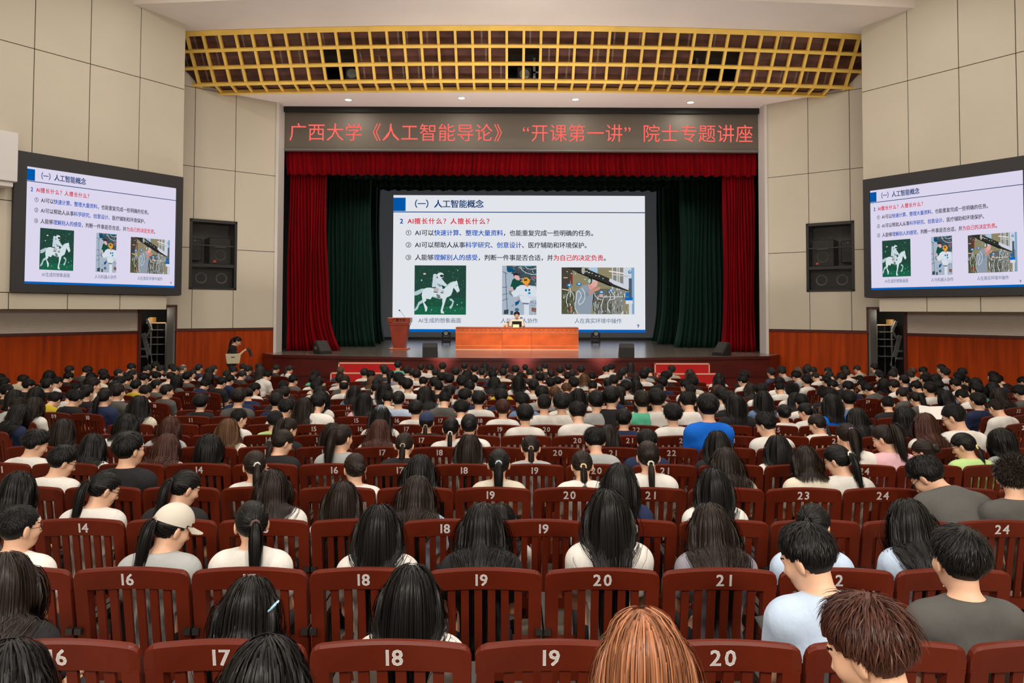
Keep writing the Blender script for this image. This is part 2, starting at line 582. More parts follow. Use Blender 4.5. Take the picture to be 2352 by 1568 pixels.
xs_arc = np.linspace(-13.6, 13.6, 33)
mb = MB()
for a, b in zip(xs_arc[:-1], xs_arc[1:]):
    y0, y1 = arc(a, 17.72, 0.48), arc(b, 17.72, 0.48)
    t0, t1 = arc(a, 19.5, 0.5), arc(b, 19.5, 0.5)
    mb.add([(a, -9.2, 11.3), (b, -9.2, 11.3), (b, y1, 11.3), (a, y0, 11.3)], [(3, 2, 1, 0)])
    mb.add([(a, y0, 11.3), (b, y1, 11.3), (b, y1, 10.80), (a, y0, 10.80)], [(0, 1, 2, 3)])
    mb.add([(a, y0, 10.80), (b, y1, 10.80), (b, t1, 10.74), (a, t0, 10.74)], [(3, 2, 1, 0)])
    # void behind the lattice
    mb.add([(a, t0, 10.76), (b, t1, 10.76), (b, 23.2, 10.9), (a, 23.2, 10.9)], [(0, 1, 2, 3)])
tag(mb.obj('ceiling', M['ceil']), kind='structure')
mb = MB()
for a, b in zip(xs_arc[:-1], xs_arc[1:]):
    y0, y1 = arc(a, 20.98, 0.45), arc(b, 20.98, 0.45)
    mb.add([(a, y0, 9.40), (b, y1, 9.40), (b, 22.9, 9.40), (a, 22.9, 9.40)], [(0, 1, 2, 3)])
    mb.add([(a, y0, 9.44), (b, y1, 9.44), (b, 23.3, 9.44), (a, 23.3, 9.44)], [(0, 1, 2, 3)])
tag(mb.obj('ceiling_soffit', M['soffit']), kind='structure')
tag(MB().box(-13, 13, 22.86, 23.0, 9.22, 11.0).obj('wall_header', M['dark']), kind='structure')

# soffit downlights
for k, (px, py) in enumerate(((800, 229), (1060, 225), (1322, 228), (1586, 235))):
    d = ray(px, py)
    t = (9.40 - CAMZ) / d.z
    p = Vector((CAMX, 0, CAMZ)) + d * t
    r = empty('recessed_downlight', (p.x, p.y, 9.40))
    tag(r, ('round white downlight in the soffit, far left above the red lettering', 'round white downlight in the soffit above the second quarter of the lettering',
            'round white downlight in the soffit right of the middle of the lettering', 'round white downlight in the soffit, far right above the red lettering')[k], 'ceiling light', 'soffit downlights')
    MB().lathe([(0.10, -0.012), (0.14, -0.012), (0.145, 0.0)], 20).obj('rim', M['white'], r)
    MB().lathe([(0.0, -0.006), (0.10, -0.006)], 20).obj('lens', glow('downlight_glow', (1.0, 0.97, 0.9), 18.0) if k == 0 else bpy.data.materials['downlight_glow'], r)
    lamp('soffit_downlight', (p.x, p.y, 9.36), 22, 0.2, WARM)

# ------------------------------------------------------------------ yellow lattice under the ceiling
lat = empty('ceiling_lattice', (0, 20.2, 9.6))
tag(lat, 'long curved yellow lattice with brown panels under the ceiling', 'lattice')
LO = Vector((0, 20.2, 9.6))
NC = 42
HX = 10.5
prof = [(19.50, 10.72), (19.50 + 0.96 / 3, 10.72 - 1.23 / 3), (19.5 + 0.64, 10.72 - 0.82), (20.46, 9.49), (20.98, 9.40)]
sagp = [0.5, 0.49, 0.47, 0.45, 0.43]


def lp(i, j):
    x = -HX + 2 * HX * i / NC
    return Vector((x, arc(x, prof[j][0], sagp[j]), prof[j][1]))


def cell_px(i, j):
    q = proj((lp(i, j) + lp(i + 1, j + 1)) / 2)
    return q


open_cells = set()
for i in range(NC):
    for j in (1, 2):
        x, y = cell_px(i, j)
        if 735 < x < 815 or 1160 < x < 1255 or (j == 1 and 1574 < x < 1682) or (j == 2 and 1636 < x < 1676):
            open_cells.add((i, j))
nrm_main = Vector((0, -0.788, -0.615))
nrm_strip = Vector((0, -0.17, -0.985))
for j in range(4):
    nr = nrm_main if j < 3 else nrm_strip
    for i in range(NC):
        if (i, j) in open_cells:
            continue
        a, b, c, d = lp(i, j), lp(i + 1, j), lp(i + 1, j + 1), lp(i, j + 1)
        w = Vector((0, rng.normal(0, 0.006), 0))
        v = [p - nr * 0.07 - LO + w * s for p, s in zip((a, b, c, d), (1, -1, 1, -1))]
        v += [p - nr * 0.018 for p in v]
        MB().add(v, [(0, 1, 2, 3), (7, 6, 5, 4), (0, 4, 5, 1), (1, 5, 6, 2), (2, 6, 7, 3), (3, 7, 4, 0)]).obj('panel', M['brown_panel'], lat)
        if rng.random() < 0.45 and j < 3:      # pale overlap seam of the film
            t_ = rng.uniform(0.15, 0.85)
            e0, e1 = v[0].lerp(v[1], t_) + nr * 0.004, v[3].lerp(v[2], t_) + nr * 0.004
            MB().bar(e0, e1, 0.05, 0.004, up=nr).obj('film_seam', M['film_seam'], lat)
for i in range(NC + 1):
    MB().bar(lp(i, 0) - LO, lp(i, 3) - LO, 0.075, 0.10, up=nrm_main).obj('upright_bar', M['yellow'], lat)
    MB().bar(lp(i, 3) - LO, lp(i, 4) - LO, 0.075, 0.08, up=nrm_strip).obj('soffit_bar', M['yellow'], lat)
for j, w in enumerate((0.15, 0.085, 0.085, 0.085, 0.10)):
    nr = nrm_main if j < 4 else nrm_strip
    pts = [lp(i, j) for i in range(0, NC + 1)]
    mb = MB()
    for a, b in zip(pts[:-1], pts[1:]):
        mb.bar(a - LO + nr * 0.015, b - LO + nr * 0.015, 0.12, w, up=nr.cross(Vector((1, 0, 0))))
    mb.obj('long_bar', M['yellow'], lat)
# lamps and frames seen through the open cells
for k, x in enumerate((-5.3, 0.1, 5.0)):
    r = empty('stage_lamp', (x, 21.45, 9.46))
    tag(r, ('grey stage lamp behind the left opening of the yellow lattice', 'grey stage lamp behind the middle opening of the yellow lattice', 'grey stage lamp behind the right opening of the yellow lattice')[k], 'stage lamp', 'lamps behind the lattice')
    MB().box(-0.28, 0.18, -0.25, 0.3, 0.25, 0.72).obj('body', M['grey_dark'], r, bevel=0.02)
    MB().box(0.22, 0.30, -0.3, 0.1, 0.0, 1.0).box(0.42, 0.50, -0.3, 0.1, 0.0, 1.0).box(0.22, 0.50, -0.3, 0.1, 0.5, 0.56).obj('bracket', M['metal'], r)
    MB().lathe([(0.0, -0.28), (0.16, -0.28), (0.18, -0.25), (0.0, -0.2)], 16, (-0.05, 0, 0.48), 'y').obj('lens', M['metal'], r)

# ------------------------------------------------------------------ loudspeaker niches
for side, sx in (('left', -1), ('right', 1)):
    W = WING[side]
    u0, u1, z0, z1 = NICHE
    um = (u0 + u1) / 2
    flip = sx < 0
    r = empty('loudspeaker_niche')
    r.matrix_world = W.matrix(um, z0, 0.0, flip)
    hw, H = (u1 - u0) / 2, z1 - z0
    tag(r, 'black framed loudspeaker niche in the wing wall, %s of the stage' % side, 'niche', 'loudspeaker niches')
    # local: x along the wall, y up, z into the hall
    MB().box(-hw, hw, 0, H, -1.0, -0.95).box(-hw, -hw + 0.02, 0, H, -1, 0).box(hw - 0.02, hw, 0, H, -1, 0).box(-hw, hw, 0, 0.02, -1, 0).box(-hw, hw, H - 0.02, H, -1, 0).obj('recess', M['grey_mid'], r)
    MB().box(-hw, -hw + 0.08, 0, H, -0.05, 0.05).box(hw - 0.08, hw, 0, H, -0.05, 0.05).box(-hw, hw, 0, 0.06, -0.05, 0.05).box(-hw, hw, H - 0.09, H, -0.05, 0.05).obj('frame', M['black'], r)
    MB().box(-hw, hw, 0.70, 0.80, -0.1, 0.02).obj('shelf', M['black'], r)
    MB().box(-hw, hw, 1.36, 1.40, -0.04, 0.0).obj('cross_rail', M['black'], r)
    mb = MB()
    for k in range(-24, 30):      # expanded metal mesh
        xa = -hw + k * 0.085
        for sgn in (1,):
            p0, p1 = Vector((xa, 0.06)), Vector((xa + H * 1.3, H - 0.08))
            # clip to niche
            t0 = max(0.0, (-hw + 0.06 - p0.x) / (p1.x - p0.x))
            t1 = min(1.0, (hw - 0.06 - p0.x) / (p1.x - p0.x))
            if t1 > t0:
                a, b = p0.lerp(p1, t0), p0.lerp(p1, t1)
                mb.bar((a.x, a.y, -0.03), (b.x, b.y, -0.03), 0.004, 0.006, up=(0, 0, 1))
                mb.bar((-a.x, a.y, -0.035), (-b.x, b.y, -0.035), 0.004, 0.006, up=(0, 0, 1))
    tag(mb.obj('wire_mesh', M['grey_dark'], r), kind='stuff')
    s = 1 if sx < 0 else -1     # the boxes swap sides on the other wing

    def spk(cx, w, ya, yb, zf, name, label, logo):
        b = empty(name)
        b.matrix_world = W.matrix(um, z0, 0.0, flip) @ Matrix.Translation((cx, ya, 0))
        tag(b, label, 'loudspeaker', 'loudspeakers in the niches')
        h = yb - ya
        MB().box(-w / 2, w / 2, 0, h, -0.9, zf).obj('cabinet', M['black'], b, bevel=0.02)
        return b, h
    b, h = spk(0.26 * s, 0.66, 0.81, 1.66, -0.22, 'loudspeaker', 'black loudspeaker with round woofer and orange badge, %s niche' % side, True)
    MB().lathe([(0.0, -0.03), (0.08, -0.02), (0.16, 0.0), (0.185, 0.008), (0.185, -0.01)], 24, (0, 0.30, 0)).obj('woofer', M['woofer'], b.children[0]).matrix_local = Matrix.Translation((0, 0, -0.215))
    MB().box(-0.16, 0.16, 0.54, 0.60, -0.22, -0.20).obj('horn_lip', M['grey_mid'], b.children[0])
    MB().box(-0.21, -0.12, 0.06, 0.13, -0.22, -0.205).obj('badge', mat('badge_orange', (0.8, 0.11, 0.03), 0.5), b.children[0])
    b2, h2 = spk(-0.42 * s, 0.40, 0.92, 1.62, -0.5, 'loudspeaker', 'plain black loudspeaker turned sideways beside the badge one, %s niche' % side, False)
    MB().box(-0.05, 0.02, 0.63, 0.645, -0.5, -0.49).obj('badge', M['metal'], b2.children[0])
    b3, h3 = spk(0.0, 1.30, 0.03, 0.69, -0.2, 'loudspeaker', 'wide black double woofer loudspeaker at the bottom of the %s niche' % side, False)
    for cx in (-0.30, 0.30):
        w_ = MB().lathe([(0.0, -0.04), (0.07, -0.03), (0.15, 0.0), (0.17, 0.008), (0.17, -0.01)], 24, (cx, 0.34, 0)).obj('woofer', M['grey_mid'], b3.children[0])
        w_.matrix_local = Matrix.Translation((0, 0, -0.195))

# ------------------------------------------------------------------ white cabinets at the picture's edges
for side, sx in (('left', -1), ('right', 1)):
    U = UPPER[side]
    r = empty('wall_cabinet', U.p(4.95, 5.42, 0.3))
    tag(r, 'white box shaped cabinet on the upper wall, %s edge of the picture' % side, 'cabinet', 'white wall cabinets')
    inv = Matrix.Translation(-U.p(4.95, 5.42, 0.3))
    for nm, args, m_ in (('body', (4.2 if sx < 0 else 4.3, 5.8, 5.48, 6.62, 0.04, 0.55), 'cabinet_white'), ('base', (4.26 if sx < 0 else 4.36, 5.7, 5.36, 5.48, 0.04, 0.48), 'white')):
        o = U.box(MB(), *args).obj(nm, M[m_], r, bevel=0.012)
        o.matrix_parent_inverse = inv

# ------------------------------------------------------------------ storage behind the doors
for side, sx in (('left', -1), ('right', 1)):
    D0, D1, dv, on = WING[side + '_door']

    def wp(px_, py_, Y):
        p = at(px_, py_, Y)
        return Vector((-sx * p.x, p.y, max(p.z, 0.0)))
    c_ = (D0 + D1) / 2 + Vector((sx * 0.35, 0.6, 2.45))
    lamp('added_storage_fill', c_, 22, 0.1, (1.0, 0.88, 0.7), typ='POINT')  # added light that brightens the dark doorway; no fixture is built
    o0 = Vector((wp(338, 800, 20.75).x, 20.75, 0.0))
    r = empty('step_ladder', o0)
    tag(r, 'grey metal step ladder in the doorway %s of the stage' % side, 'ladder', 'ladders in the doorways')

    def bar(name, a_, b_, w=0.04, h=0.09):
        return MB().bar(wp(*a_) - o0, wp(*b_) - o0, w, h, up=(0, 1, 0)).obj(name, M['metal'], r)
    bar('stile', (329, 765, 20.75), (347, 836, 20.75), 0.12, 0.04)
    bar('stile', (345, 815, 20.75), (343, 850, 20.75), 0.09, 0.04)
    bar('brace', (332, 778, 20.72), (348, 756, 20.72), 0.07, 0.04)
    bar('brace', (348, 758, 20.76), (338, 732, 20.76), 0.07, 0.04)
    for (yy, x1_) in ((801, 337), (818, 341)):
        bar('tread', (326, yy, 20.8), (x1_, yy, 20.8), 0.05, 0.2)
    o1 = Vector((wp(365, 800, 21.4).x, 21.4, 0.0))
    r = empty('storage_rack', o1)
    tag(r, 'dark metal storage rack behind the door %s of the stage' % side, 'rack', 'racks in the doorways')
    for x_ in (347.5, 382):
        for Y in (21.3, 21.7):
            p0 = wp(x_, 742, 21.3)
            MB().bar(Vector((p0.x, Y, 0.0)) - o1, Vector((p0.x, Y, p0.z)) - o1, 0.035, 0.035).obj('post', M['metal'], r)
    for y_ in (757, 774, 790, 813):
        p0, p1 = wp(348, y_, 21.5), wp(382, y_, 21.5)
        MB().bar(p0 - o1, p1 - o1, 0.40, 0.022).obj('shelf', M['metal'], r)
    p0, p1 = wp(344, 741, 21.5), wp(388, 741, 21.5)
    MB().bar(p0 - o1, p1 - o1, 0.42, 0.03).obj('shelf', M['cream_edge'], r)
    c0 = wp(350, 741, 21.45) + Vector((0, 0, 0.02))
    r = empty('cardboard_box', c0)
    tag(r, 'tan cardboard box on top of the rack in the %s doorway' % side, 'box', 'boxes in the doorways')
    MB().box(-0.07, 0.07, -0.1, 0.1, 0, 0.15).obj('carton', mat('cardboard', (0.62, 0.34, 0.08), 0.8), r, bevel=0.004)
    MB().box(-0.02, 0.02, -0.102, 0.102, 0.001, 0.152).obj('tape', M['cream_edge'], r)

# ================================================================== STAGE
NS = 28
sx_ = np.linspace(-8.35, 8.35, NS + 1)


def apron_y(x):
    return 20.1 + 1.4 * (x / 8.3) ** 2 + 0.6 * max(0.0, (abs(x) - 7.7) / 0.65) ** 2


mb = MB()
for a, b in zip(sx_[:-1], sx_[1:]):
    mb.add([(a, apron_y(a), STAGE_Z), (b, apron_y(b), STAGE_Z), (b, 34.5, STAGE_Z), (a, 34.5, STAGE_Z)], [(0, 1, 2, 3)])
stage = tag(mb.obj('stage_floor', M['stage_floor']), kind='structure')
mb = MB()
for a, b in zip(sx_[:-1], sx_[1:]):
    ya, yb = apron_y(a), apron_y(b)
    mb.add([(a, ya, -0.2), (b, yb, -0.2), (b, yb, STAGE_Z - 0.001), (a, ya, STAGE_Z - 0.001)], [(0, 1, 2, 3)])
for e in (-8.35, 8.35):
    mb.add([(e, apron_y(e), 0), (e, 23.6, 0), (e, 23.6, STAGE_Z - 0.001), (e, apron_y(e), STAGE_Z - 0.001)], [(0, 1, 2, 3)])
mb.obj('apron_face', M['apron'], stage)
mb = MB()
for a, b in zip(sx_[:-1], sx_[1:]):
    ya, yb = apron_y(a), apron_y(b)
    for (z0, z1, o) in ((STAGE_Z - 0.075, STAGE_Z + 0.004, 0.05), (0.50, 0.55, 0.02), (-0.2, 0.0, 0.02)):
        v = [(a, ya - o, z0), (b, yb - o, z0), (b, yb - o, z1), (a, ya - o, z1), (a, ya + 0.06, z1), (b, yb + 0.06, z1), (a, ya, z0), (b, yb, z0)]
        mb.add(v, [(0, 1, 2, 3), (3, 2, 5, 4), (6, 7, 1, 0)])
mb.obj('apron_moulding', M['trim'], stage)
# side and rear enclosure of the stage house
tag(MB().box(-9.6, -9.4, 22.9, 34.7, 0, 11).obj('wall_stage_left', M['dark']), kind='structure')
tag(MB().box(9.4, 9.6, 22.9, 34.7, 0, 11).obj('wall_stage_right', M['dark']), kind='structure')
tag(MB().box(-9.6, 9.6, 34.5, 34.7, 0, 11).obj('wall_stage_rear', M['dark']), kind='structure')
tag(MB().box(-9.6, 9.6, 23.0, 34.7, 10.9, 11.0).obj('ceiling_stage', M['dark']), kind='structure')

# red carpeted steps at the apron
for k, (xa, xb) in enumerate(((-5.42, -3.64), (3.9, 5.52))):
    sgn = -1 if k == 0 else 1
    cx = (xa + xb) / 2
    yf = apron_y(cx) - 0.07
    r = empty('stage_steps', (cx, yf - 0.6, 0))
    tag(r, 'red carpeted steps with cream edges at the stage front, %s side' % ('left' if k == 0 else 'right'), 'steps', 'stage steps')
    hw = (xb - xa) / 2
    for s, (zt, ext) in enumerate(((0.99, 0.0), (0.72, 0.16), (0.43, 0.32), (0.14, 0.48))):
        x0, x1 = (-hw - ext, hw) if sgn < 0 else (-hw, hw + ext)
        y0, y1 = 0.6 - 0.28 * (s + 1), 0.6 - 0.28 * s
        st = MB().box(x0, x1, y0, y1, -0.16, zt).obj('step', M['red_carpet'], r)
        e = 0.03
        MB().box(x0 - 0.004, x1 + 0.004, y0 - 0.006, y0 + 0.02, zt - e, zt + 0.006).box(x0 - 0.006, x0 + 0.03, y0 - 0.006, y0 + 0.01, 0, zt).box(x1 - 0.03, x1 + 0.006, y0 - 0.006, y0 + 0.01, 0, zt).obj('edge_strip', M['cream_edge'], st)


# ------------------------------------------------------------------ curtains
def drape(name, x0, x1, y, z0, z1, m, label, amp=0.07, waves=14, flare=0.0, inner=1, seed=0, cat='curtain', group=None, ztop=None, pool=0.0, nz=26):
    """pleated cloth between x0 and x1; flare widens the foot towards inner"""
    rg = np.random.default_rng(seed)
    nx = max(24, int(waves * 7))
    ph = np.cumsum(rg.uniform(0.6, 1.4, nx + 1))
    ph = ph / ph[-1] * waves * 2 * math.pi
    am = amp * rg.uniform(0.6, 1.3, nx + 1)
    V = []
    for iz in range(nz + 1):
        t = iz / nz
        z = z1 + (z0 - z1) * t
        f = 0.35 * max(0.0, (t - 0.4) / 0.6) ** 1.5 + 0.65 * max(0.0, (t - 0.8) / 0.2) ** 2
        for ix in range(nx + 1):
            s = ix / nx
            xx = x0 + (x1 - x0) * s
            if inner > 0:
                xx += flare * f * s + 0.03 * math.sin(7 * t + s * 9)
            else:
                xx -= flare * f * (1 - s) + 0.03 * math.sin(7 * t + s * 9)
            a = am[ix] * (0.75 + 0.5 * t + pool * f)
            yy = y + a * math.sin(ph[ix] + 0.9 * t * math.sin(ix * 0.37 + seed)) - pool * 0.5 * f * (0.6 + 0.4 * math.sin(ph[ix] * 0.43))
            zz = z + (0.03 * math.sin(ph[ix] * 0.5) if iz == nz else 0)
            V.append((xx, yy, zz))
    F = []
    for iz in range(nz):
        for ix in range(nx):
            a = iz * (nx + 1) + ix
            F.append((a, a + 1, a + nx + 2, a + nx + 1))
    o = obj(name, np_mesh(name, np.array(V), np.array(F), True), m)
    md = o.modifiers.new('cloth', 'SOLIDIFY')
    md.thickness = 0.012
    return tag(o, label, cat, group)


drape('stage_curtain', -8.05, -6.72, 23.55, STAGE_Z + 0.01, 8.3, M['red_cloth'], 'red velvet stage curtain gathered at the left of the opening', 0.085, 13, 0.55, 1, 1, group='red stage curtains', pool=0.35)
drape('stage_curtain', 7.02, 8.05, 23.55, STAGE_Z + 0.01, 8.3, M['red_cloth'], 'red velvet stage curtain gathered at the right of the opening', 0.085, 11, 0.1, -1, 2, group='red stage curtains', pool=0.25)
drape('stage_valance', -8.05, 8.05, 23.28, 7.16, 9.25, M['red_cloth'], 'red pleated valance across the top of the stage under the sign', 0.04, 95, 0, 1, 3, nz=5)
for k, (xa, xb, y, z1) in enumerate(((-6.95, -5.72, 26.2, 8.7), (-6.75, -5.95, 28.6, 8.9), (-6.85, -6.25, 30.8, 9.0))):
    drape('leg_curtain', xa - 0.6, xb, y, STAGE_Z + 0.01, z1, M['green_cloth'], 'dark green leg curtain left of the screen, %s from the audience' % ('first', 'second', 'third')[k], 0.10, 12 - 2 * k, 0.25, 1, 10 + k, group='green leg curtains', pool=0.3)
for k, (xa, xb, y, z1) in enumerate(((6.2, 7.9, 26.2, 8.7), (6.05, 7.6, 28.6, 8.9), (6.3, 7.8, 30.8, 9.0))):
    drape('leg_curtain', xa, xb + 0.6, y, STAGE_Z + 0.01, z1, M['green_cloth'], 'dark green leg curtain right of the screen, %s from the audience' % ('first', 'second', 'third')[k], 0.10, 14 - 2 * k, 0.25, -1, 20 + k, group='green leg curtains', pool=0.3)
for k, (y, z0) in enumerate(((25.4, 7.42), (28.0, 7.62), (30.6, 7.92))):
    drape('border_curtain', -8.6, 8.6, y, z0, 10.88, M['green_cloth'], 'dark green border curtain hanging over the stage, %s from the audience' % ('first', 'second', 'third')[k], 0.05, 70, 0, 1, 30 + k, group='green border curtains', nz=4)

# ------------------------------------------------------------------ text helpers
_glyphs = {}


def glyph(ch, bold=0.0):
    key = (ch, bold)
    if key not in _glyphs:
        c = bpy.data.curves.new('glyph', 'FONT')
        c.body = ch
        c.size = 1.0
        c.resolution_u = 2
        o = bpy.data.objects.new('glyph', c)
        me = o.to_mesh()
        V = [(v.co.x, v.co.y) for v in me.vertices]
        F = [tuple(p.vertices) for p in me.polygons]
        o.to_mesh_clear()
        bpy.data.objects.remove(o)
        bpy.data.curves.remove(c)
        if bold:
            V0, F0 = list(V), list(F)
            n0 = len(V0)
            V, F = [], []
            for i, (dx, dy) in enumerate(((-bold, -bold * .6), (bold, -bold * .6), (-bold, bold * .6), (bold, bold * .6))):
                V += [(x + dx, y + dy) for x, y in V0]
                F += [tuple(j + i * n0 for j in f) for f in F0]
        _glyphs[key] = (V, F)
    return _glyphs[key]


LATIN_W = {'A': 0.70, 'I': 0.30, '1': 0.42, ' ': 0.4}


def text_layout(s, size, bold=0.0, pitch=None, x=0.0, y=0.0, z=0.0, latin=None):
    """flat text as verts, faces; returns also the width. CJK on a full-width pitch"""
    V, F = [], []
    pitch = pitch or size
    for ch in s:
        gv, gf = glyph(ch, bold)
        full = ord(ch) > 0x2E00 or ch in '“”①②③'
        adv = pitch if full else size * LATIN_W.get(ch, 0.62)
        ox = 0.0
        sc = size
        if full and gv:
            if ch == '“':
                ox = pitch * 0.55
            if ch == '”':
                ox = pitch * 0.05
        b = len(V)
        V += [(x + ox + vx * sc, y + vy * sc, z) for vx, vy in gv]
        F += [tuple(i + b for i in f) for f in gf]
        x += adv
    return V, F, x


# ------------------------------------------------------------------ LED sign over the stage
SY = 22.98
a, b = at(649, 258, SY), at(1747, 346, SY)
r = empty('led_sign', ((a.x + b.x) / 2, SY, b.z))
tag(r, 'long grey LED sign with red Chinese lettering above the stage', 'sign')
hw, hh = (b.x - a.x) / 2, a.z - b.z
m = mat('led_board', (0.125, 0.105, 0.082), 0.55, bump=((120, 1, 1), 0.5, 0.01))
MB().box(-hw, hw, 0.0, 0.15, 0, hh).obj('board', m, r)
MB().box(-hw - 0.05, hw + 0.05, -0.03, 0.16, hh, hh + 0.07).box(-hw - 0.05, -hw, -0.03, 0.16, -0.04, hh).box(hw, hw + 0.05, -0.03, 0.16, -0.04, hh).box(-hw - 0.05, hw + 0.05, -0.03, 0.16, -0.05, 0).obj('frame', M['grey_mid'], r)
mpx = SY / FPX
text = '广西大学《人工智能导论》“开课第一讲”院士专题讲座'
led_red = glow('led_red', (1.0, 0.155, 0.13), 1.0)
for k, ch in enumerate(text):
    V = []
    cx = at(684.5 + k * 42.7, 300, SY)
    gv, gf = glyph(ch, 0.0)
    sz = 42.0 * mpx
    ox = 0.5
    if ch == '“':
        ox = -0.05
    if ch == '”':
        ox = 0.5
    V += [(cx.x - r.location.x + (vx - ox) * sz, -0.008, 0.275 + (vy + 0.09) * sz * 1.05) for vx, vy in gv]
    obj('character', new_mesh('character', V, gf), led_red, r)
# ================================================================== SLIDE shown on the three screens
class Pic:
    """flat coloured shapes in slide pixels (x right, y down), painted back to front"""
    def __init__(s, ox, oy, k):
        s.ox, s.oy, s.k = ox, oy, k
        s.v, s.f, s.c, s.z = [], [], [], 0.5

    def poly(s, pts, col, tri=None):
        b = len(s.v)
        s.z += 0.012
        for (x, y) in pts:
            s.v.append((s.ox + x * s.k - 1193.0, 605.5 - (s.oy + y * s.k), s.z))
        s.f.append(tuple(range(b, b + len(pts))))
        s.c.append(col)
        return s

    def rect(s, x0, y0, x1, y1, col):
        return s.poly([(x0, y0), (x1, y0), (x1, y1), (x0, y1)], col)

    def disc(s, x, y, r, col, n=10, ry=None):
        ry = ry or r
        return s.poly([(x + r * math.cos(2 * math.pi * i / n), y + ry * math.sin(2 * math.pi * i / n)) for i in range(n)], col)

    def line(s, pts, w, col):
        for (a, b) in zip(pts[:-1], pts[1:]):
            dx, dy = b[0] - a[0], b[1] - a[1]
            l = math.hypot(dx, dy) or 1
            nx, ny = -dy / l * w / 2, dx / l * w / 2
            s.poly([(a[0] + nx, a[1] + ny), (b[0] + nx, b[1] + ny), (b[0] - nx, b[1] - ny), (a[0] - nx, a[1] - ny)], col)
        return s

    def mesh(s, name):
        me = new_mesh(name, s.v, s.f)
        at_ = me.color_attributes.new('tone', 'FLOAT_COLOR', 'CORNER')
        cols = []
        for f, c in zip(s.f, s.c):
            lin = srgb(*c)
            cols += [(*lin, 1.0)] * len(f)
        at_.data.foreach_set('color', np.array(cols, np.float32).ravel())
        return me


def picture_rider():
    p = Pic(940, 600, 150 / 1742)
    p.rect(160, 120, 1530, 1437, (38, 74, 62))
    p.poly([(160, 900), (1530, 1000), (1530, 1437), (160, 1437)], (32, 86, 66))
    p.poly([(160, 1200), (1530, 1240), (1530, 1437), (160, 1437)], (30, 104, 76))
    rg = random.Random(3)
    for _ in range(150):
        x, y = rg.uniform(175, 1515), rg.uniform(135, 1425)
        r = rg.choice((3, 4, 4, 5, 7))
        p.disc(x, y, r, rg.choice(((150, 215, 190), (210, 240, 230), (110, 190, 160))), 5)
    for (x, y, r) in ((1307, 252, 15), (350, 520, 20), (1300, 1172, 18), (617, 1310, 14), (1240, 1328, 13), (1414, 1118, 12)):
        p.disc(x, y, r, (150, 240, 215), 8)
    p.disc(428, 348, 40, (240, 205, 200), 9, 22)
    W, S, S2 = (222, 236, 240), (186, 208, 214), (150, 172, 178)
    p.poly([(160, 830), (250, 790), (350, 745), (400, 740), (375, 830), (320, 880), (250, 915), (160, 930)], S)          # tail
    p.poly([(370, 1040), (400, 1110), (300, 1170), (290, 1190), (250, 1290), (180, 1345), (160, 1310), (240, 1190), (265, 1110)], S)     # far hind leg
    p.poly([(1090, 1010), (1150, 1010), (1215, 1075), (1190, 1170), (1160, 1240), (1130, 1290), (1085, 1240), (1150, 1160), (1170, 1090), (1100, 1050)], S)   # raised fore leg
    p.poly([(360, 960), (470, 1000), (480, 1060), (420, 1110), (470, 1180), (510, 1245), (495, 1340), (455, 1360), (440, 1270), (390, 1110)], W)            # near hind leg
    p.poly([(900, 960), (1020, 960), (990, 1060), (940, 1220), (915, 1320), (960, 1405), (870, 1400), (860, 1330), (905, 1150)], W)           # near fore leg
    p.poly([(370, 830), (400, 755), (480, 722), (570, 715), (680, 735), (800, 770), (950, 745), (1040, 640), (1130, 570), (1210, 545), (1200, 700), (1170, 830), (1120, 930), (1010, 985), (900, 1010), (800, 985), (640, 950), (590, 1030), (470, 1010), (380, 1000), (355, 930)], W)
    p.poly([(1190, 560), (1250, 545), (1275, 520), (1300, 560), (1320, 660), (1365, 800), (1300, 850), (1260, 790), (1200, 720), (1170, 640)], W)    # head
    p.poly([(1030, 640), (1120, 570), (1230, 540), (1200, 570), (1100, 620), (1020, 700)], S)                       # mane
    p.poly([(640, 950), (800, 985), (870, 1000), (860, 1028), (760, 1005), (640, 970)], S2)
    p.disc(1275, 660, 13, (60, 70, 80), 8)
    p.poly([(675, 735), (740, 715), (830, 760), (940, 790), (935, 870), (870, 860), (675, 845)], (196, 186, 194))          # saddle
    p.poly([(670, 815), (930, 840), (930, 872), (670, 846)], (120, 112, 120))
    p.poly([(740, 880), (830, 890), (860, 1000), (770, 1000)], (126, 128, 128))
    p.poly([(640, 560), (660, 360), (700, 345), (760, 365), (715, 700), (640, 705), (625, 680)], (208, 222, 232))            # backpack
    p.poly([(745, 470), (830, 440), (900, 490), (960, 570), (1030, 640), (990, 690), (900, 650), (820, 620), (800, 680), (900, 690), (910, 760), (850, 860), (830, 915), (735, 880), (770, 860), (820, 760), (720, 700), (730, 600)], (212, 228, 236))   # suit
    p.poly([(760, 600), (830, 620), (900, 660), (870, 690), (770, 640)], S2)
    p.disc(850, 390, 92, W, 16, 78)
    p.poly([(830, 395), (870, 365), (940, 380), (945, 420), (890, 445), (835, 415)], (34, 60, 60))
    p.poly([(900, 430), (940, 415), (930, 450)], (216, 170, 160))
    return p.mesh('picture')


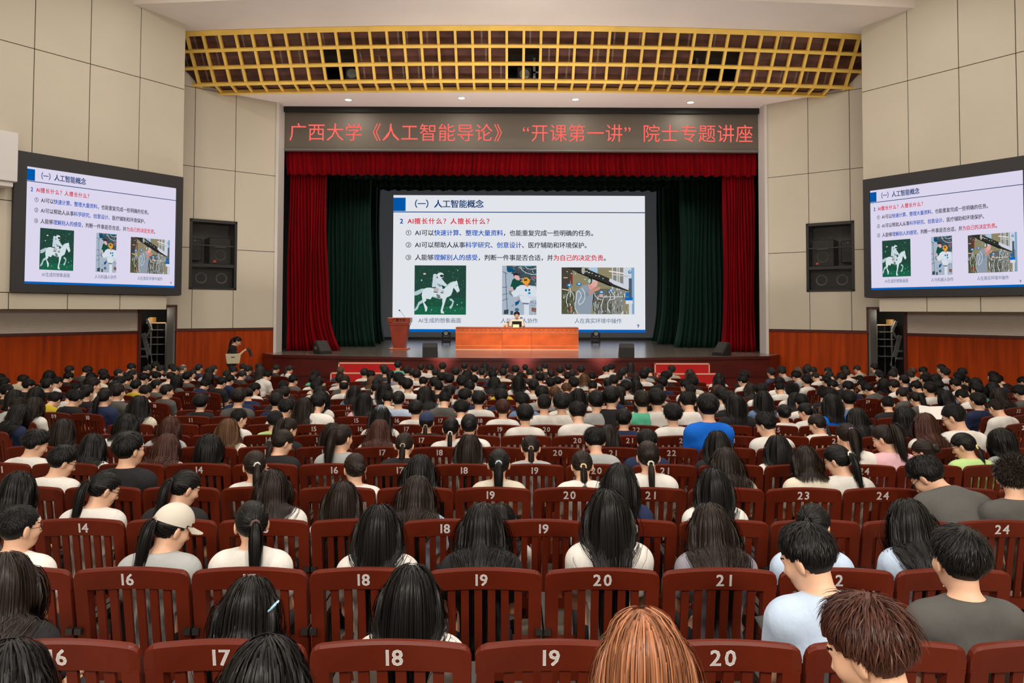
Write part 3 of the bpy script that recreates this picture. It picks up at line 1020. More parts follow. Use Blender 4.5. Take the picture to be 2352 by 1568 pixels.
def picture_robot():
    p = Pic(1140, 600, 110 / 1278)
    X0, Y0, X1, Y1 = 165, 122, 1078, 1437
    p.rect(X0, Y0, X1, Y1, (176, 190, 206))
    rg = random.Random(5)
    p.poly([(280, 122), (1078, 122), (1078, 660), (620, 640), (620, 430), (300, 280)], (70, 86, 92))
    pal = ((38, 66, 66), (210, 216, 220), (120, 136, 148), (44, 60, 80), (160, 170, 190), (24, 36, 40), (90, 110, 120))
    for _ in range(110):
        x, y = rg.uniform(300, 1060), rg.uniform(130, 600)
        if x < 640 and y > 330:
            continue
        a = rg.uniform(-0.6, 0.9)
        l = rg.uniform(20, 110)
        x2, y2 = min(1070, max(X0 + 5, x + l * math.cos(a))), min(660, max(Y0 + 4, y + l * math.sin(a)))
        p.line([(x, y), (x2, y2)], rg.uniform(6, 22), rg.choice(pal))
    p.poly([(285, 210), (350, 160), (440, 200), (520, 290), (430, 300), (300, 260)], (10, 84, 130))
    p.line([(660, 150), (690, 240), (800, 310), (930, 350), (1075, 355)], 14, (226, 232, 240))
    p.line([(770, 130), (830, 200), (930, 215), (1075, 200)], 14, (220, 228, 236))
    p.rect(960, 410, 1060, 445, (206, 80, 96))
    p.rect(720, 122, 960, 145, (40, 160, 200))
    for (a, b, w) in (((175, 280), (310, 340), 14), ((170, 700), (300, 700), 14), ((170, 900), (315, 870), 14), ((170, 1058), (320, 1000), 14), ((255, 300), (300, 1300), 16)):
        p.line([a, b], w, (74, 92, 108))
    p.line([(340, 1310), (480, 1160)], 12, (90, 104, 116))
    # crew member
    p.poly([(385, 680), (440, 500), (500, 450), (640, 480), (680, 600), (600, 680), (520, 780), (460, 760), (450, 690)], (26, 84, 68))
    p.poly([(480, 370), (540, 350), (610, 400), (640, 470), (620, 520), (540, 500), (490, 450)], (238, 184, 184))
    p.poly([(455, 340), (540, 315), (615, 350), (600, 385), (500, 375), (480, 430)], (50, 34, 40))
    p.poly([(385, 690), (450, 700), (470, 780), (400, 790), (370, 740)], (226, 178, 176))
    # robot
    p.poly([(350, 800), (420, 790), (470, 950), (430, 940), (350, 880)], (128, 140, 148))
    R, RS = (226, 234, 244), (196, 208, 222)
    p.poly([(750, 1130), (880, 1130), (880, 1437), (750, 1437)], R)
    p.poly([(610, 900), (960, 920), (960, 1040), (900, 1120), (720, 1130), (660, 1050)], R)
    p.poly([(400, 830), (500, 790), (560, 690), (680, 640), (900, 650), (1060, 690), (1078, 780), (1078, 1030), (980, 1030), (940, 930), (610, 910), (560, 950), (470, 960)], R)
    p.poly([(610, 900), (760, 915), (760, 930), (610, 915)], RS)
    p.poly([(690, 1110), (890, 1120), (860, 1160), (730, 1150)], (110, 126, 140))
    p.poly([(820, 860), (940, 930), (1078, 950), (1078, 1040), (950, 1030), (830, 930)], (214, 224, 236))
    p.disc(800, 530, 102, (240, 170, 60), 16, 96)
    p.poly([(740, 480), (830, 470), (830, 530), (750, 540)], (120, 76, 30))
    p.poly([(770, 620), (850, 620), (870, 690), (800, 680)], (236, 150, 90))
    p.disc(800, 778, 34, (20, 130, 190), 12)
    p.rect(860, 748, 912, 800, (30, 84, 150))
    p.disc(890, 855, 38, (10, 160, 200), 12, 30)
    p.poly([(560, 1030), (640, 980), (640, 1040), (570, 1060)], (206, 160, 140))
    p.poly([(510, 1100), (650, 1040), (600, 1150), (520, 1200)], (20, 90, 140))
    p.disc(560, 1300, 60, (80, 110, 140), 9, 50)
    p.poly([(215, 1310), (340, 1290), (330, 1420), (210, 1420)], (56, 78, 88))
    p.rect(950, 1250, 1070, 1350, (150, 90, 70))
    for _ in range(40):
        x, y = rg.uniform(890, 1060), rg.uniform(1060, 1430)
        p.line([(x, y), (min(1076, x + rg.uniform(10, 60)), y + rg.uniform(-10, 10))], rg.uniform(4, 14), rg.choice(pal))
    p.rect(340, 1220, 480, 1437, (178, 190, 204))
    p.rect(390, 1330, 460, 1437, (70, 84, 98))
    return p.mesh('picture')


def picture_workshop():
    p = Pic(1280, 605, 190 / 2352)
    X0, Y0, X1, Y1 = 128, 112, 2192, 1443
    p.rect(X0, Y0, X1, Y1, (150, 142, 112))
    rg = random.Random(9)
    for k in range(9):
        p.rect(420, 200 + k * 70, 1560, 206 + k * 70, (128, 118, 88))
    p.poly([(128, 112), (420, 112), (440, 250), (300, 800), (128, 800)], (78, 70, 62))
    p.rect(128, 800, 520, 1443, (92, 94, 66))
    p.rect(900, 112, 1150, 300, (176, 206, 232))
    p.rect(1560, 112, 1900, 1443, (140, 140, 132))
    p.rect(1030, 720, 1560, 1443, (104, 104, 90))
    p.rect(1900, 112, 2110, 700, (214, 222, 232))
    p.rect(2110, 112, 2192, 1443, (136, 174, 206))
    pal = ((60, 62, 62), (200, 208, 216), (110, 116, 120), (84, 60, 52), (226, 232, 238), (40, 44, 46), (150, 156, 160))
    for _ in range(120):
        x, y = rg.uniform(1040, 2080), rg.uniform(760, 1400)
        p.line([(x, y), (x + rg.uniform(-14, 14), min(1438, y + rg.uniform(30, 150)))], rg.uniform(8, 26), rg.choice(pal))
    for _ in range(50):
        x, y = rg.uniform(140, 500), rg.uniform(820, 1400)
        p.line([(x, y), (x + rg.uniform(-20, 20), min(1438, y + rg.uniform(20, 110)))], rg.uniform(8, 24), rg.choice(pal))
    for x in (1570, 1700, 1760, 1890):
        p.line([(x, 112), (x, 760)], 26, (222, 226, 228))
    p.line([(1470, 215), (1880, 280)], 36, (250, 232, 226))
    p.line([(1580, 310), (2010, 370)], 34, (196, 200, 198))
    p.poly([(380, 300), (440, 330), (440, 640), (390, 560)], (140, 52, 46))
    p.rect(180, 395, 300, 420, (210, 200, 170))
    p.line([(140, 735), (330, 765)], 30, (214, 208, 184))
    # man in grey
    p.poly([(520, 830), (700, 640), (800, 600), (900, 640), (960, 760), (1060, 830), (1020, 1000), (990, 1200), (960, 1443), (590, 1443), (520, 1300)], (150, 162, 176))
    p.poly([(870, 600), (960, 560), (1060, 690), (960, 760), (900, 720)], (226, 160, 150))
    p.poly([(960, 500), (1060, 470), (1150, 520), (1145, 600), (1100, 670), (1040, 690), (960, 620)], (236, 176, 168))
    p.poly([(985, 480), (1060, 465), (1140, 510), (1010, 520)], (214, 204, 204))
    p.poly([(870, 830), (1000, 740), (1180, 660), (1240, 690), (1180, 760), (1040, 810), (910, 890)], (206, 150, 130))
    p.poly([(680, 900), (870, 800), (910, 890), (850, 960), (760, 970)], (134, 148, 164))
    p.disc(930, 490, 62, (40, 48, 50), 14, 100)
    p.disc(915, 500, 42, (176, 214, 196), 14, 70)
    # truss
    p.poly([(280, 112), (740, 112), (1470, 420), (1560, 520), (2040, 740), (2000, 790), (1500, 640), (1000, 440), (560, 250)], (52, 52, 48))
    p.poly([(560, 230), (1000, 400), (1540, 600), (1500, 650), (1000, 440), (560, 262)], (30, 30, 32))
    p.poly([(1490, 420), (1600, 470), (2020, 640), (2020, 760), (1600, 590), (1470, 500)], (216, 220, 234))
    p.disc(740, 200, 50, (182, 184, 174), 14, 105)
    for (x, y) in ((810, 235), (850, 225), (885, 262), (922, 262), (992, 283), (1100, 345), (1195, 360), (1302, 428), (402, 285), (285, 235), (792, 452), (515, 295)):
        p.disc(x, y, 16, (226, 228, 224), 7)
    for (x, y, w) in ((340, 625, 70), (615, 590, 78), (1250, 820, 78), (1520, 770, 60), (2060, 240, 50)):
        p.disc(x, y, w, (30, 122, 186), 10, 48)
        p.disc(x + 6, y - 6, w * 0.55, (206, 226, 240), 8, 24)
    p.rect(1920, 960, 2140, 1045, (16, 108, 200))
    p.rect(1940, 820, 2040, 940, (24, 116, 196))
    p.rect(2030, 420, 2115, 960, (78, 96, 112))
    p.rect(1940, 1050, 2140, 1150, (226, 230, 234))
    p.rect(2030, 1150, 2120, 1443, (214, 222, 230))
    for pts in ([(370, 700), (370, 960)], [(390, 800), (450, 860), (480, 960), (460, 1050)], [(340, 810), (280, 920), (265, 1100), (300, 1230)],
                [(590, 780), (550, 850), (540, 1000), (510, 1150), (500, 1270), (590, 1430)], [(600, 780), (660, 830), (690, 920), (600, 1090), (630, 1180), (740, 1100), (790, 960), (780, 830), (700, 700)],
                [(1060, 850), (1080, 930), (1150, 1000), (1260, 1030)], [(1510, 860), (1500, 1010), (1430, 1120), (1430, 1260), (1500, 1410)], [(1300, 950), (1870, 945)],
                [(1520, 790), (1620, 900), (1630, 1000), (1500, 1040)], [(1310, 980), (1240, 1250), (1300, 1400)], [(1090, 1080), (1100, 1260)]):
        p.line(pts, 17, (226, 236, 242))
    p.line([(1040, 860), (1010, 1100), (1040, 1350)], 22, (34, 38, 42))
    p.rect(380, 1220, 420, 1380, (240, 120, 90))
    p.rect(1190, 870, 1300, 960, (214, 176, 170))
    return p.mesh('picture')


def make_slide(bg_col, tag_):
    """list of (part name, mesh, material)"""
    g = {}

    def gm(key, col, k=1.0):
        if key not in g:
            g[key] = glow('screen_%s_%s' % (tag_, key), srgb(*col), SCREEN_LEVEL * k)
        return g[key]
    out = []

    def rect(name, x0, y0, x1, y1, m_, z):
        v = [(x0 - 1193, 605.5 - y1, z), (x1 - 1193, 605.5 - y1, z), (x1 - 1193, 605.5 - y0, z), (x0 - 1193, 605.5 - y0, z)]
        out.append((name, new_mesh(name, v, [(0, 1, 2, 3)]), m_))

    def text(name, segs, x, yc, size, pitch=None, fit=None, bold=0.012):
        """segs: [(string, material)]; fit: x where the whole line ends"""
        x_ = x - 1193.0
        y_ = 605.5 - yc - size * 0.37
        runs = []
        for s_, m_ in segs:
            V, F, x_ = text_layout(s_, size, bold, pitch, x_, y_, 0.5)
            runs.append((V, F, m_))
        k = 1.0
        if fit:
            k = (fit - x) / (x_ + 1193.0 - x)
        for V, F, m_ in runs:
            V = [(((vx + 1193 - x) * k + x - 1193), vy, vz) for vx, vy, vz in V]
            out.append((name, new_mesh(name, V, F), m_))
    bg = gm('background', bg_col)
    blue, navy, red, ink, grey = gm('blue', (14, 84, 190)), gm('navy', (22, 62, 120)), gm('red', (222, 28, 58)), gm('ink', (52, 52, 66)), gm('grey', (118, 134, 160))
    rect('slide_background', 904, 448, 1482, 763, bg, 0.0)
    rect('blue_square', 904, 454, 932, 485, gm('square', (4, 92, 176)), 0.5)
    rect('title_rule', 904, 486, 1482, 488, navy, 0.5)
    rect('blue_footer', 904, 757, 1482, 763, gm('footer', (0, 104, 200)), 0.5)
    text('title_text', [('（一）人工智能概念', navy)], 940, 468, 19.6, 19.0, 1111, 0.02)
    text('heading_number', [('2', blue)], 919, 508, 15.5, bold=0.03)
    text('heading_text', [('AI擅长什么？人擅长什么？', red)], 937, 508, 14.8, 16.4, 1134, 0.02)
    text('bullet_text', [('①', ink)], 932, 535, 14.6)
    text('bullet_text', [('AI可以', ink), ('快速计算、整理大量资料', blue), ('，也能重复完成一些明确的任务。', ink)], 954, 535, 14.6, 14.4, 1372, 0.016)
    text('bullet_text', [('②', ink)], 932, 563, 14.6)
    text('bullet_text', [('AI可以帮助人从事', ink), ('科学研究、创意设计', blue), ('、医疗辅助和环境保护。', ink)], 954, 563, 14.6, 14.4, 1357, 0.016)
    text('bullet_text', [('③', ink)], 932, 592, 14.6)
    text('bullet_text', [('人能够', ink), ('理解别人的感受', blue), ('，判断一件事是否合适，并', ink), ('为自己的决定负责', red), ('。', ink)], 954, 592, 14.6, 14.4, 1401, 0.016)
    text('caption_text', [('AI生成的想象画面', grey)], 963, 737, 12.4, 12.3, 1061, 0.01)
    text('caption_text', [('人与机器人协作', grey)], 1151, 737, 12.2, 12.0, 1236, 0.01)
    text('caption_text', [('人在真实环境中操作', grey)], 1320, 737, 12.2, 12.0, 1428, 0.01)
    text('page_number', [('9', ink)], 1463, 748, 11)
    pm = M['picture']
    out.append(('picture', PICS[0], pm))
    out.append(('picture', PICS[1], pm))
    out.append(('picture', PICS[2], pm))
    return out


PICS = [picture_rider(), picture_robot(), picture_workshop()]
SLIDE_MAIN = make_slide((238, 242, 248), 'main')
SLIDE_SIDE = make_slide((232, 226, 250), 'side')


def put_slide(root, parts, W, H, z):
    base = None
    for name, me, m_ in parts:
        if base is not None:
            obj(name, me, m_, base)
            continue
        o = base = obj(name, me, m_, root)
        o.matrix_local = Matrix.Translation((0, 0, z)) @ Matrix.Diagonal((W / 578.0, H / 315.0, 0.02, 1))


# main LED wall
SYM = 32.5
c0, c1 = at(872, 430, SYM), at(1515, 776, SYM)
s0, s1 = at(904, 448, SYM), at(1482, 763, SYM)
r = empty('led_wall')
cx, cz = (s0.x + s1.x) / 2, (s0.z + s1.z) / 2
r.matrix_world = Matrix.Translation((cx, SYM, cz)) @ Matrix.Rotation(math.pi / 2, 4, 'X')
tag(r, 'huge LED wall showing a Chinese lecture slide at the back of the stage', 'screen')
MB().box(c0.x - cx, c1.x - cx, STAGE_Z + 0.12 - cz, c0.z - cz, -0.4, 0.0).obj('frame', M['led_frame'], r)
MB().box(c0.x - cx - 0.1, c1.x - cx + 0.1, STAGE_Z - cz, STAGE_Z + 0.12 - cz, -0.4, 0.03).obj('plinth', M['black'], r)
put_slide(r, SLIDE_MAIN, s1.x - s0.x, s0.z - s1.z, 0.01)

# side screens
for side, sx in (('left', -1), ('right', 1)):
    U = UPPER[side]
    u0, u1, z0, z1 = 0.06, 4.14, 2.95, 6.30
    flip = sx < 0
    cu, cz = (0.243 + 3.88) / 2, (3.15 + 5.96) / 2
    r = empty('wall_screen')
    r.matrix_world = U.matrix(cu, cz, 0.0, flip)
    tag(r, 'wall screen in a thick dark frame showing the slide, %s of the stage' % side, 'screen', 'side wall screens')
    s = -1 if flip else 1
    xa, xb = sorted((s * (u0 - cu), s * (u1 - cu)))
    fx0, fx1 = -1.82, 1.82
    fy0, fy1 = 3.15 - cz, 5.96 - cz
    mb = MB()
    mb.box(xa, xb, z0 - cz, z1 - cz, 0.035, 0.10)
    mb.obj('backing', M['frame'], r)
    mb = MB()
    mb.box(xa, fx0, z0 - cz, z1 - cz, 0.1, 0.16).box(fx1, xb, z0 - cz, z1 - cz, 0.1, 0.16).box(fx0, fx1, z0 - cz, fy0, 0.1, 0.16).box(fx0, fx1, fy1, z1 - cz, 0.1, 0.16)
    mb.obj('bezel', M['frame'], r)
    put_slide(r, SLIDE_SIDE, 3.64, 2.81, 0.112)

# ================================================================== STAGE FURNITURE
TY = 24.3
a, b = at(1046, 803, TY), at(1329, 803, TY)
tw, tcx = b.x - a.x, (a.x + b.x) / 2
TH = 0.80
for k, (f0, f1) in enumerate(((0.0, 0.379), (0.379, 0.618), (0.618, 1.0))):
    x0, x1 = a.x + tw * f0, a.x + tw * f1
    c = (x0 + x1) / 2
    h = (x1 - x0) / 2 - 0.004
    r = empty('presidium_table', (c, TY, STAGE_Z))
    tag(r, ('left', 'middle', 'right')[k] + ' section of the long orange wood speaker table on stage', 'table', 'speaker table sections')
    MB().box(-h, h, 0.0, 0.03, 0.0, 0.70).obj('front_panel', M['table_wood'], r)
    MB().box(-h, -h + 0.03, 0.03, 0.7, 0.0, 0.74).box(h - 0.03, h, 0.03, 0.7, 0.0, 0.74).obj('side_panel', M['table_wood'], r)
    MB().box(-h, h, -0.02, 0.72, TH - 0.04, TH).obj('table_top', M['table_edge'], r, bevel=0.006)
    MB().box(-h, h, -0.006, 0.03, 0.60, TH - 0.04).obj('frieze', M['table_wood'], r)
    mb = MB()
    n = int(2 * h / 0.16)
    for i in range(n):
        xx = -h + 0.1 + i * (2 * h - 0.2) / max(1, n - 1)
        mb.add([(xx - 0.06, -0.006, 0.68), (xx, -0.02, 0.72), (xx + 0.06, -0.006, 0.68), (xx, -0.02, 0.645)], [(0, 3, 2, 1)])
    mb.obj('carving', M['table_edge'], r)
    MB().box(-h, h, -0.012, 0.0, 0.592, 0.604).obj('gold_line', M['gold'], r)
    MB().box(-h, h, -0.010, 0.0, 0.135, 0.147).obj('gold_line', M['gold'], r)
    MB().box(-h, h, -0.008, 0.0, 0.0, 0.02).obj('foot_line', M['cream_edge'], r)
TT = STAGE_Z + TH
# things on the table
px = lambda x, y=760: at(x, y, TY + 0.3).x
r = empty('laptop', (px(1187), TY + 0.22, TT))
tag(r, 'dark laptop open in front of the speaker', 'laptop')
MB().box(-0.17, 0.17, 0, 0.22, 0, 0.018).obj('keyboard_base', M['black'], r, bevel=0.004)
MB().add([(-0.17, -0.0, 0.018), (0.17, -0.0, 0.018), (0.17, -0.06, 0.21), (-0.17, -0.06, 0.21), (-0.17, 0.012, 0.018), (0.17, 0.012, 0.018), (0.17, -0.048, 0.214), (-0.17, -0.048, 0.214)], [(0, 1, 2, 3), (7, 6, 5, 4), (3, 2, 6, 7), (0, 4, 5, 1), (1, 5, 6, 2), (0, 3, 7, 4)]).obj('lid', M['black'], r)
r = empty('name_card', (px(1185), TY + 0.08, TT))
tag(r, 'cream name card standing on the table before the laptop', 'name card')
MB().add([(-0.11, 0, 0), (0.11, 0, 0), (0.11, 0.035, 0.10), (-0.11, 0.035, 0.10), (-0.11, 0.07, 0), (0.11, 0.07, 0)], [(0, 1, 2, 3), (5, 4, 3, 2), (0, 3, 4), (1, 5, 2)]).obj('folded_card', mat('card', (0.85, 0.66, 0.42), 0.7), r)
r = empty('tea_cup', (px(1160), TY + 0.3, TT))
tag(r, 'small yellow lidded cup on the table beside the speaker', 'cup')
MB().lathe([(0.0, 0.0), (0.035, 0.0), (0.045, 0.05), (0.05, 0.085), (0.0, 0.085)], 16).obj('cup_body', mat('cup_yellow', (0.8, 0.42, 0.08), 0.4), r, smooth=True)
MB().lathe([(0.053, 0.085), (0.053, 0.095), (0.03, 0.10), (0.0, 0.102)], 16).obj('lid', M['gold'], r, smooth=True)
r = empty('table_microphone', (px(1203), TY + 0.10, TT))
tag(r, 'thin black microphone on the table pointing at the speaker', 'microphone')
MB().lathe([(0.0, 0.0), (0.05, 0.0), (0.05, 0.02), (0.0, 0.025)], 12).obj('base', M['black'], r)
MB().tube([(0, 0, 0.02), (0.0, 0.02, 0.18), (-0.03, 0.06, 0.31), (-0.06, 0.1, 0.33)], 0.006, 6).obj('gooseneck', M['black'], r)
MB().tube([(-0.06, 0.1, 0.33), (-0.12, 0.16, 0.345)], 0.018, 8).obj('capsule', M['black'], r)

# lectern
LY = 24.3
lc = at(916, 800, LY)
r = empty('lectern', (lc.x, LY, STAGE_Z))
tag(r, 'reddish brown wooden lectern with gold lettering left of the table', 'lectern')
k = LY / FPX


def taper(x0b, x0t, z0, z1, y0, y1, name, m_):
    v = [(-x0b, y0, z0), (x0b, y0, z0), (x0b, y1, z0), (-x0b, y1, z0), (-x0t, y0, z1), (x0t, y0, z1), (x0t, y1, z1), (-x0t, y1, z1)]
    return MB().add(v, [(3, 2, 1, 0), (4, 5, 6, 7), (0, 1, 5, 4), (1, 2, 6, 5), (2, 3, 7, 6), (3, 0, 4, 7)]).obj(name, m_, r, bevel=0.008)


taper(0.33, 0.33, 0.0, 0.05, -0.05, 0.48, 'base', M['table_wood'])
taper(0.215, 0.335, 0.05, 0.86, 0.0, 0.42, 'column', M['podium'])
taper(0.36, 0.365, 0.86, 0.955, -0.02, 0.46, 'neck_moulding', M['podium'])
taper(0.40, 0.405, 0.965, 1.13, -0.05, 0.50, 'desk', M['podium'])
gold_letters = mat('gold_letters', (0.9, 0.5, 0.1), 0.35, metal=0.2)
for k_, ch in enumerate('广西大学'):
    V, F, w = text_layout(ch, 0.115, 0.018, 0.118, (k_ - 2) * 0.118, 0, 0)
    V = [(x + y * 0.2, -0.058, 1.005 + y) for x, y, z in V]
    obj('character', new_mesh('character', V, F), gold_letters, r)
MB().tube([(0.20, 0.1, 1.13), (0.10, 0.1, 1.27), (0.02, 0.08, 1.37)], 0.006, 6).obj('gooseneck', M['metal'], r)
MB().tube([(0.02, 0.08, 1.37), (-0.02, 0.07, 1.41)], 0.02, 8).obj('microphone', M['black'], r.children[-1])


# wedge monitors
def wedge(x, y, rz, label, z=STAGE_Z, s=1.0):
    r = empty('stage_monitor', (x, y, z), rz)
    tag(r, label, 'stage monitor', 'wedge monitors')
    w, d, h = 0.22 * s, 0.40 * s, 0.42 * s
    # local: sloped grille faces +y, tall flat back faces -y
    v = [(-w, -d / 2, 0), (w, -d / 2, 0), (w, d / 2, 0), (-w, d / 2, 0), (-w, -d / 2, h * 0.72), (w, -d / 2, h * 0.72), (w, -d / 2 + 0.09, h), (-w, -d / 2 + 0.09, h), (w, d / 2, 0.07), (-w, d / 2, 0.07)]
    f = [(3, 2, 1, 0), (0, 1, 5, 4), (4, 5, 6, 7), (7, 6, 8, 9), (2, 3, 9, 8), (1, 2, 8, 6, 5), (3, 0, 4, 7, 9)]
    MB().add(v, f).obj('cabinet', M['black'], r, bevel=0.008)
    a, b = Vector((0, -d / 2 + 0.11, h - 0.01)), Vector((0, d / 2 - 0.02, 0.085))
    nr = Vector((0, (a - b).z, (b - a).y)).normalized()
    q = [a + Vector((-w + .03, 0, 0)), a + Vector((w - .03, 0, 0)), b + Vector((w - .03, 0, 0)), b + Vector((-w + .03, 0, 0))]
    v = [p + nr * 0.004 for p in q] + [p + nr * 0.018 for p in q]
    MB().add(v, [(7, 6, 5, 4), (0, 1, 5, 4), (1, 2, 6, 5), (2, 3, 7, 6), (3, 0, 4, 7)]).obj('grille', M['grey_dark'], r)
    MB().box(w - 0.002, w + 0.006, -d / 2 + 0.1, -d / 2 + 0.2, 0.14, 0.24).obj('handle_plate', M['grey_mid'], r)


p = at(741, 814, 21.9); wedge(p.x, 21.9, -2.3, 'black wedge monitor at the foot of the left red curtain')
p = at(989, 820, 20.75); wedge(p.x, 20.65, 0.05, 'black wedge monitor on the stage edge below the lectern')
p = at(1437, 820, 20.75); wedge(p.x, 20.65, -0.05, 'black wedge monitor on the stage edge right of the table')
p = at(1655, 814, 21.7); wedge(p.x, 21.6, 2.1, 'black wedge monitor before the right red curtain')

# moving head lamps by the LED wall
for k, (pxx, lab) in enumerate(((1025, 'black moving head lamp on the stage floor left of the table'), (1368, 'black moving head lamp on the stage floor right of the table'))):
    p = at(pxx, 782, 29.8)
    r = empty('moving_head_lamp', (p.x, 29.8, STAGE_Z))
    tag(r, lab, 'stage lamp', 'moving head lamps')
    MB().box(-0.19, 0.19, -0.16, 0.16, 0, 0.12).obj('base', M['black'], r, bevel=0.015)
    MB().box(-0.19, -0.13, -0.08, 0.08, 0.12, 0.44).box(0.13, 0.19, -0.08, 0.08, 0.12, 0.44).obj('yoke', M['black'], r, bevel=0.012)
    MB().lathe([(0.0, -0.18), (0.10, -0.18), (0.125, -0.15), (0.125, 0.05), (0.09, 0.14), (0.0, 0.16)], 18, (0, 0, 0.40), 'y').obj('head', M['grey_dark'], r, smooth=True)
    MB().lathe([(0.0, -0.186), (0.09, -0.186)], 18, (0, 0, 0.40), 'y').obj('lens', M['metal'], r)
# ================================================================== CHAIRS
TILT = math.tan(math.radians(9))


def back_y(z):
    return 0.03 - (z - 0.45) * TILT


def chair_meshes():
    out = {}
    # top rail: arched, rounded ends, lofted along x
    V, F = [], []
    hw = 0.278
    xs_ = [-hw, -hw + 0.006, -hw + 0.018, -hw + 0.036, -0.2, -0.13, -0.065, 0.0, 0.065, 0.13, 0.2, hw - 0.036, hw - 0.018, hw - 0.006, hw]
    n = len(xs_) - 1
    for i, x in enumerate(xs_):
        t = abs(x) / hw
        e = max(0.0, abs(x) - (hw - 0.036)) / 0.036
        top = 0.974 - 0.016 * t * t - 0.034 * (1 - math.sqrt(max(0.0, 1 - e * e)))
        bot = 0.862 + 0.007 * (1 - t * t)
        bow = 0.012 * t * t
        th = 0.018 - 0.006 * e
        prof_ = [(-th, bot), (-th, top - 0.010), (-th * 0.5, top), (th * 0.5, top), (th, top - 0.010), (th, bot)]
        for (dy, z) in prof_:
            V.append((x, back_y(z) + dy - bow + 0.006, z))
    m_ = 6
    for i in range(n):
        for k in range(m_):
            k2 = (k + 1) % m_
            F.append((i * m_ + k, i * m_ + k2, (i + 1) * m_ + k2, (i + 1) * m_ + k))
    F.append(tuple(range(m_)))
    F.append(tuple(n * m_ + k for k in reversed(range(m_))))
    out['top_rail'] = [new_mesh('top_rail', V, F)]
    posts = []
    for s in (-1, 1):
        mb = MB()
        xo, xi = s * 0.275, s * 0.213
        x0, x1 = min(xo, xi), max(xo, xi)
        pts = [(0.0, 0.02), (0.45, 0.03), (0.66, back_y(0.66)), (0.875, back_y(0.875))]
        for (za, ya), (zb, yb) in zip(pts[:-1], pts[1:]):
            mb.add([(x0, ya - 0.02, za), (x1, ya - 0.02, za), (x1, ya + 0.03, za), (x0, ya + 0.03, za), (x0, yb - 0.02, zb), (x1, yb - 0.02, zb), (x1, yb + 0.03, zb), (x0, yb + 0.03, zb)],
                   [(0, 1, 5, 4), (1, 2, 6, 5), (2, 3, 7, 6), (3, 0, 4, 7)])
        posts.append(mb.mesh('side_post'))
    out['side_post'] = posts
    slats = []
    w, g = 0.0375, 0.0275
    for k in range(6):
        x0 = -0.213 + g + k * (w + g) + (0.426 - 6 * w - 7 * g) / 2
        mb = MB()
        za, zb = 0.46, 0.872
        ya, yb = back_y(za) + 0.003, back_y(zb) + 0.003
        mb.add([(x0, ya - 0.008, za), (x0 + w, ya - 0.008, za), (x0 + w, ya + 0.008, za), (x0, ya + 0.008, za), (x0, yb - 0.008, zb), (x0 + w, yb - 0.008, zb), (x0 + w, yb + 0.008, zb), (x0, yb + 0.008, zb)],
               [(0, 1, 5, 4), (1, 2, 6, 5), (2, 3, 7, 6), (3, 0, 4, 7)])
        slats.append(mb.mesh('slat'))
    out['slat'] = slats
    out['bottom_rail'] = [MB().box(-0.214, 0.214, 0.012, 0.045, 0.40, 0.468).mesh('bottom_rail')]
    out['seat'] = [MB().box(-0.235, 0.235, 0.05, 0.46, 0.388, 0.418).mesh('seat', bevel=0.008)]
    arms = []
    for s in (-1, 1):
        mb = MB()
        x0, x1 = sorted((s * 0.248, s * 0.280))
        mb.box(x0, x1, back_y(0.66) - 0.04, 0.40, 0.645, 0.675)
        mb.box(x0 + 0.006, x1 - 0.006, 0.33, 0.38, 0.0, 0.645)
        arms.append(mb.mesh('armrest'))
    out['armrest'] = arms
    return out


CH = chair_meshes()
for nm, lst in CH.items():
    for me in lst:
        me.materials.append(M['arm'] if nm == 'armrest' else M['chair'])
NUMM = {}


def number_mesh(n):
    if n not in NUMM:
        s = '%02d' % n
        V, F, w = text_layout(s, 0.082, 0.019, None, 0, 0, 0)
        xs0 = [v[0] for v in V]
        mid = (min(xs0) + max(xs0)) / 2
        # lies on the rear face of the tilted rail
        V2 = []
        for x, y, z in V:
            zz = 0.889 + y
            V2.append((x - mid + 0.0, back_y(zz) - 0.0135, zz))
        me = new_mesh('seat_number', V2, F)
        me.materials.append(M['num'])
        NUMM[n] = me
    return NUMM[n]


def plate_mesh(text, side):
    V, F = [], []
    for k, ch in enumerate(text):
        gv, gf = glyph(ch, 0.02)
        b = len(V)
        z0 = 0.72 - k * 0.085
        for vx, vy in gv:
            zz = z0 + vy * 0.075
            V.append((side * 0.2775, back_y(zz) + 0.005 + side * (vx - 0.5) * 0.05, zz))
        F += [tuple(i + b for i in f) for f in gf]
    me = new_mesh('row_plate', V, F)
    me.materials.append(M['num'])
    return me


NUMW = ['zero', 'one', 'two', 'three', 'four', 'five', 'six', 'seven', 'eight', 'nine', 'ten', 'eleven', 'twelve', 'thirteen', 'fourteen', 'fifteen', 'sixteen', 'seventeen', 'eighteen', 'nineteen'] + [t + s_ for t in ('twenty', 'thirty') for s_ in ('', '-one', '-two', '-three', '-four', '-five', '-six', '-seven', '-eight', '-nine')]
ORD = ['zeroth', 'first', 'second', 'third', 'fourth', 'fifth', 'sixth', 'seventh', 'eighth', 'ninth', 'tenth', 'eleventh', 'twelfth', 'thirteenth', 'fourteenth', 'fifteenth', 'sixteenth', 'seventeenth', 'eighteenth', 'nineteenth']
PITCH_X = 0.57


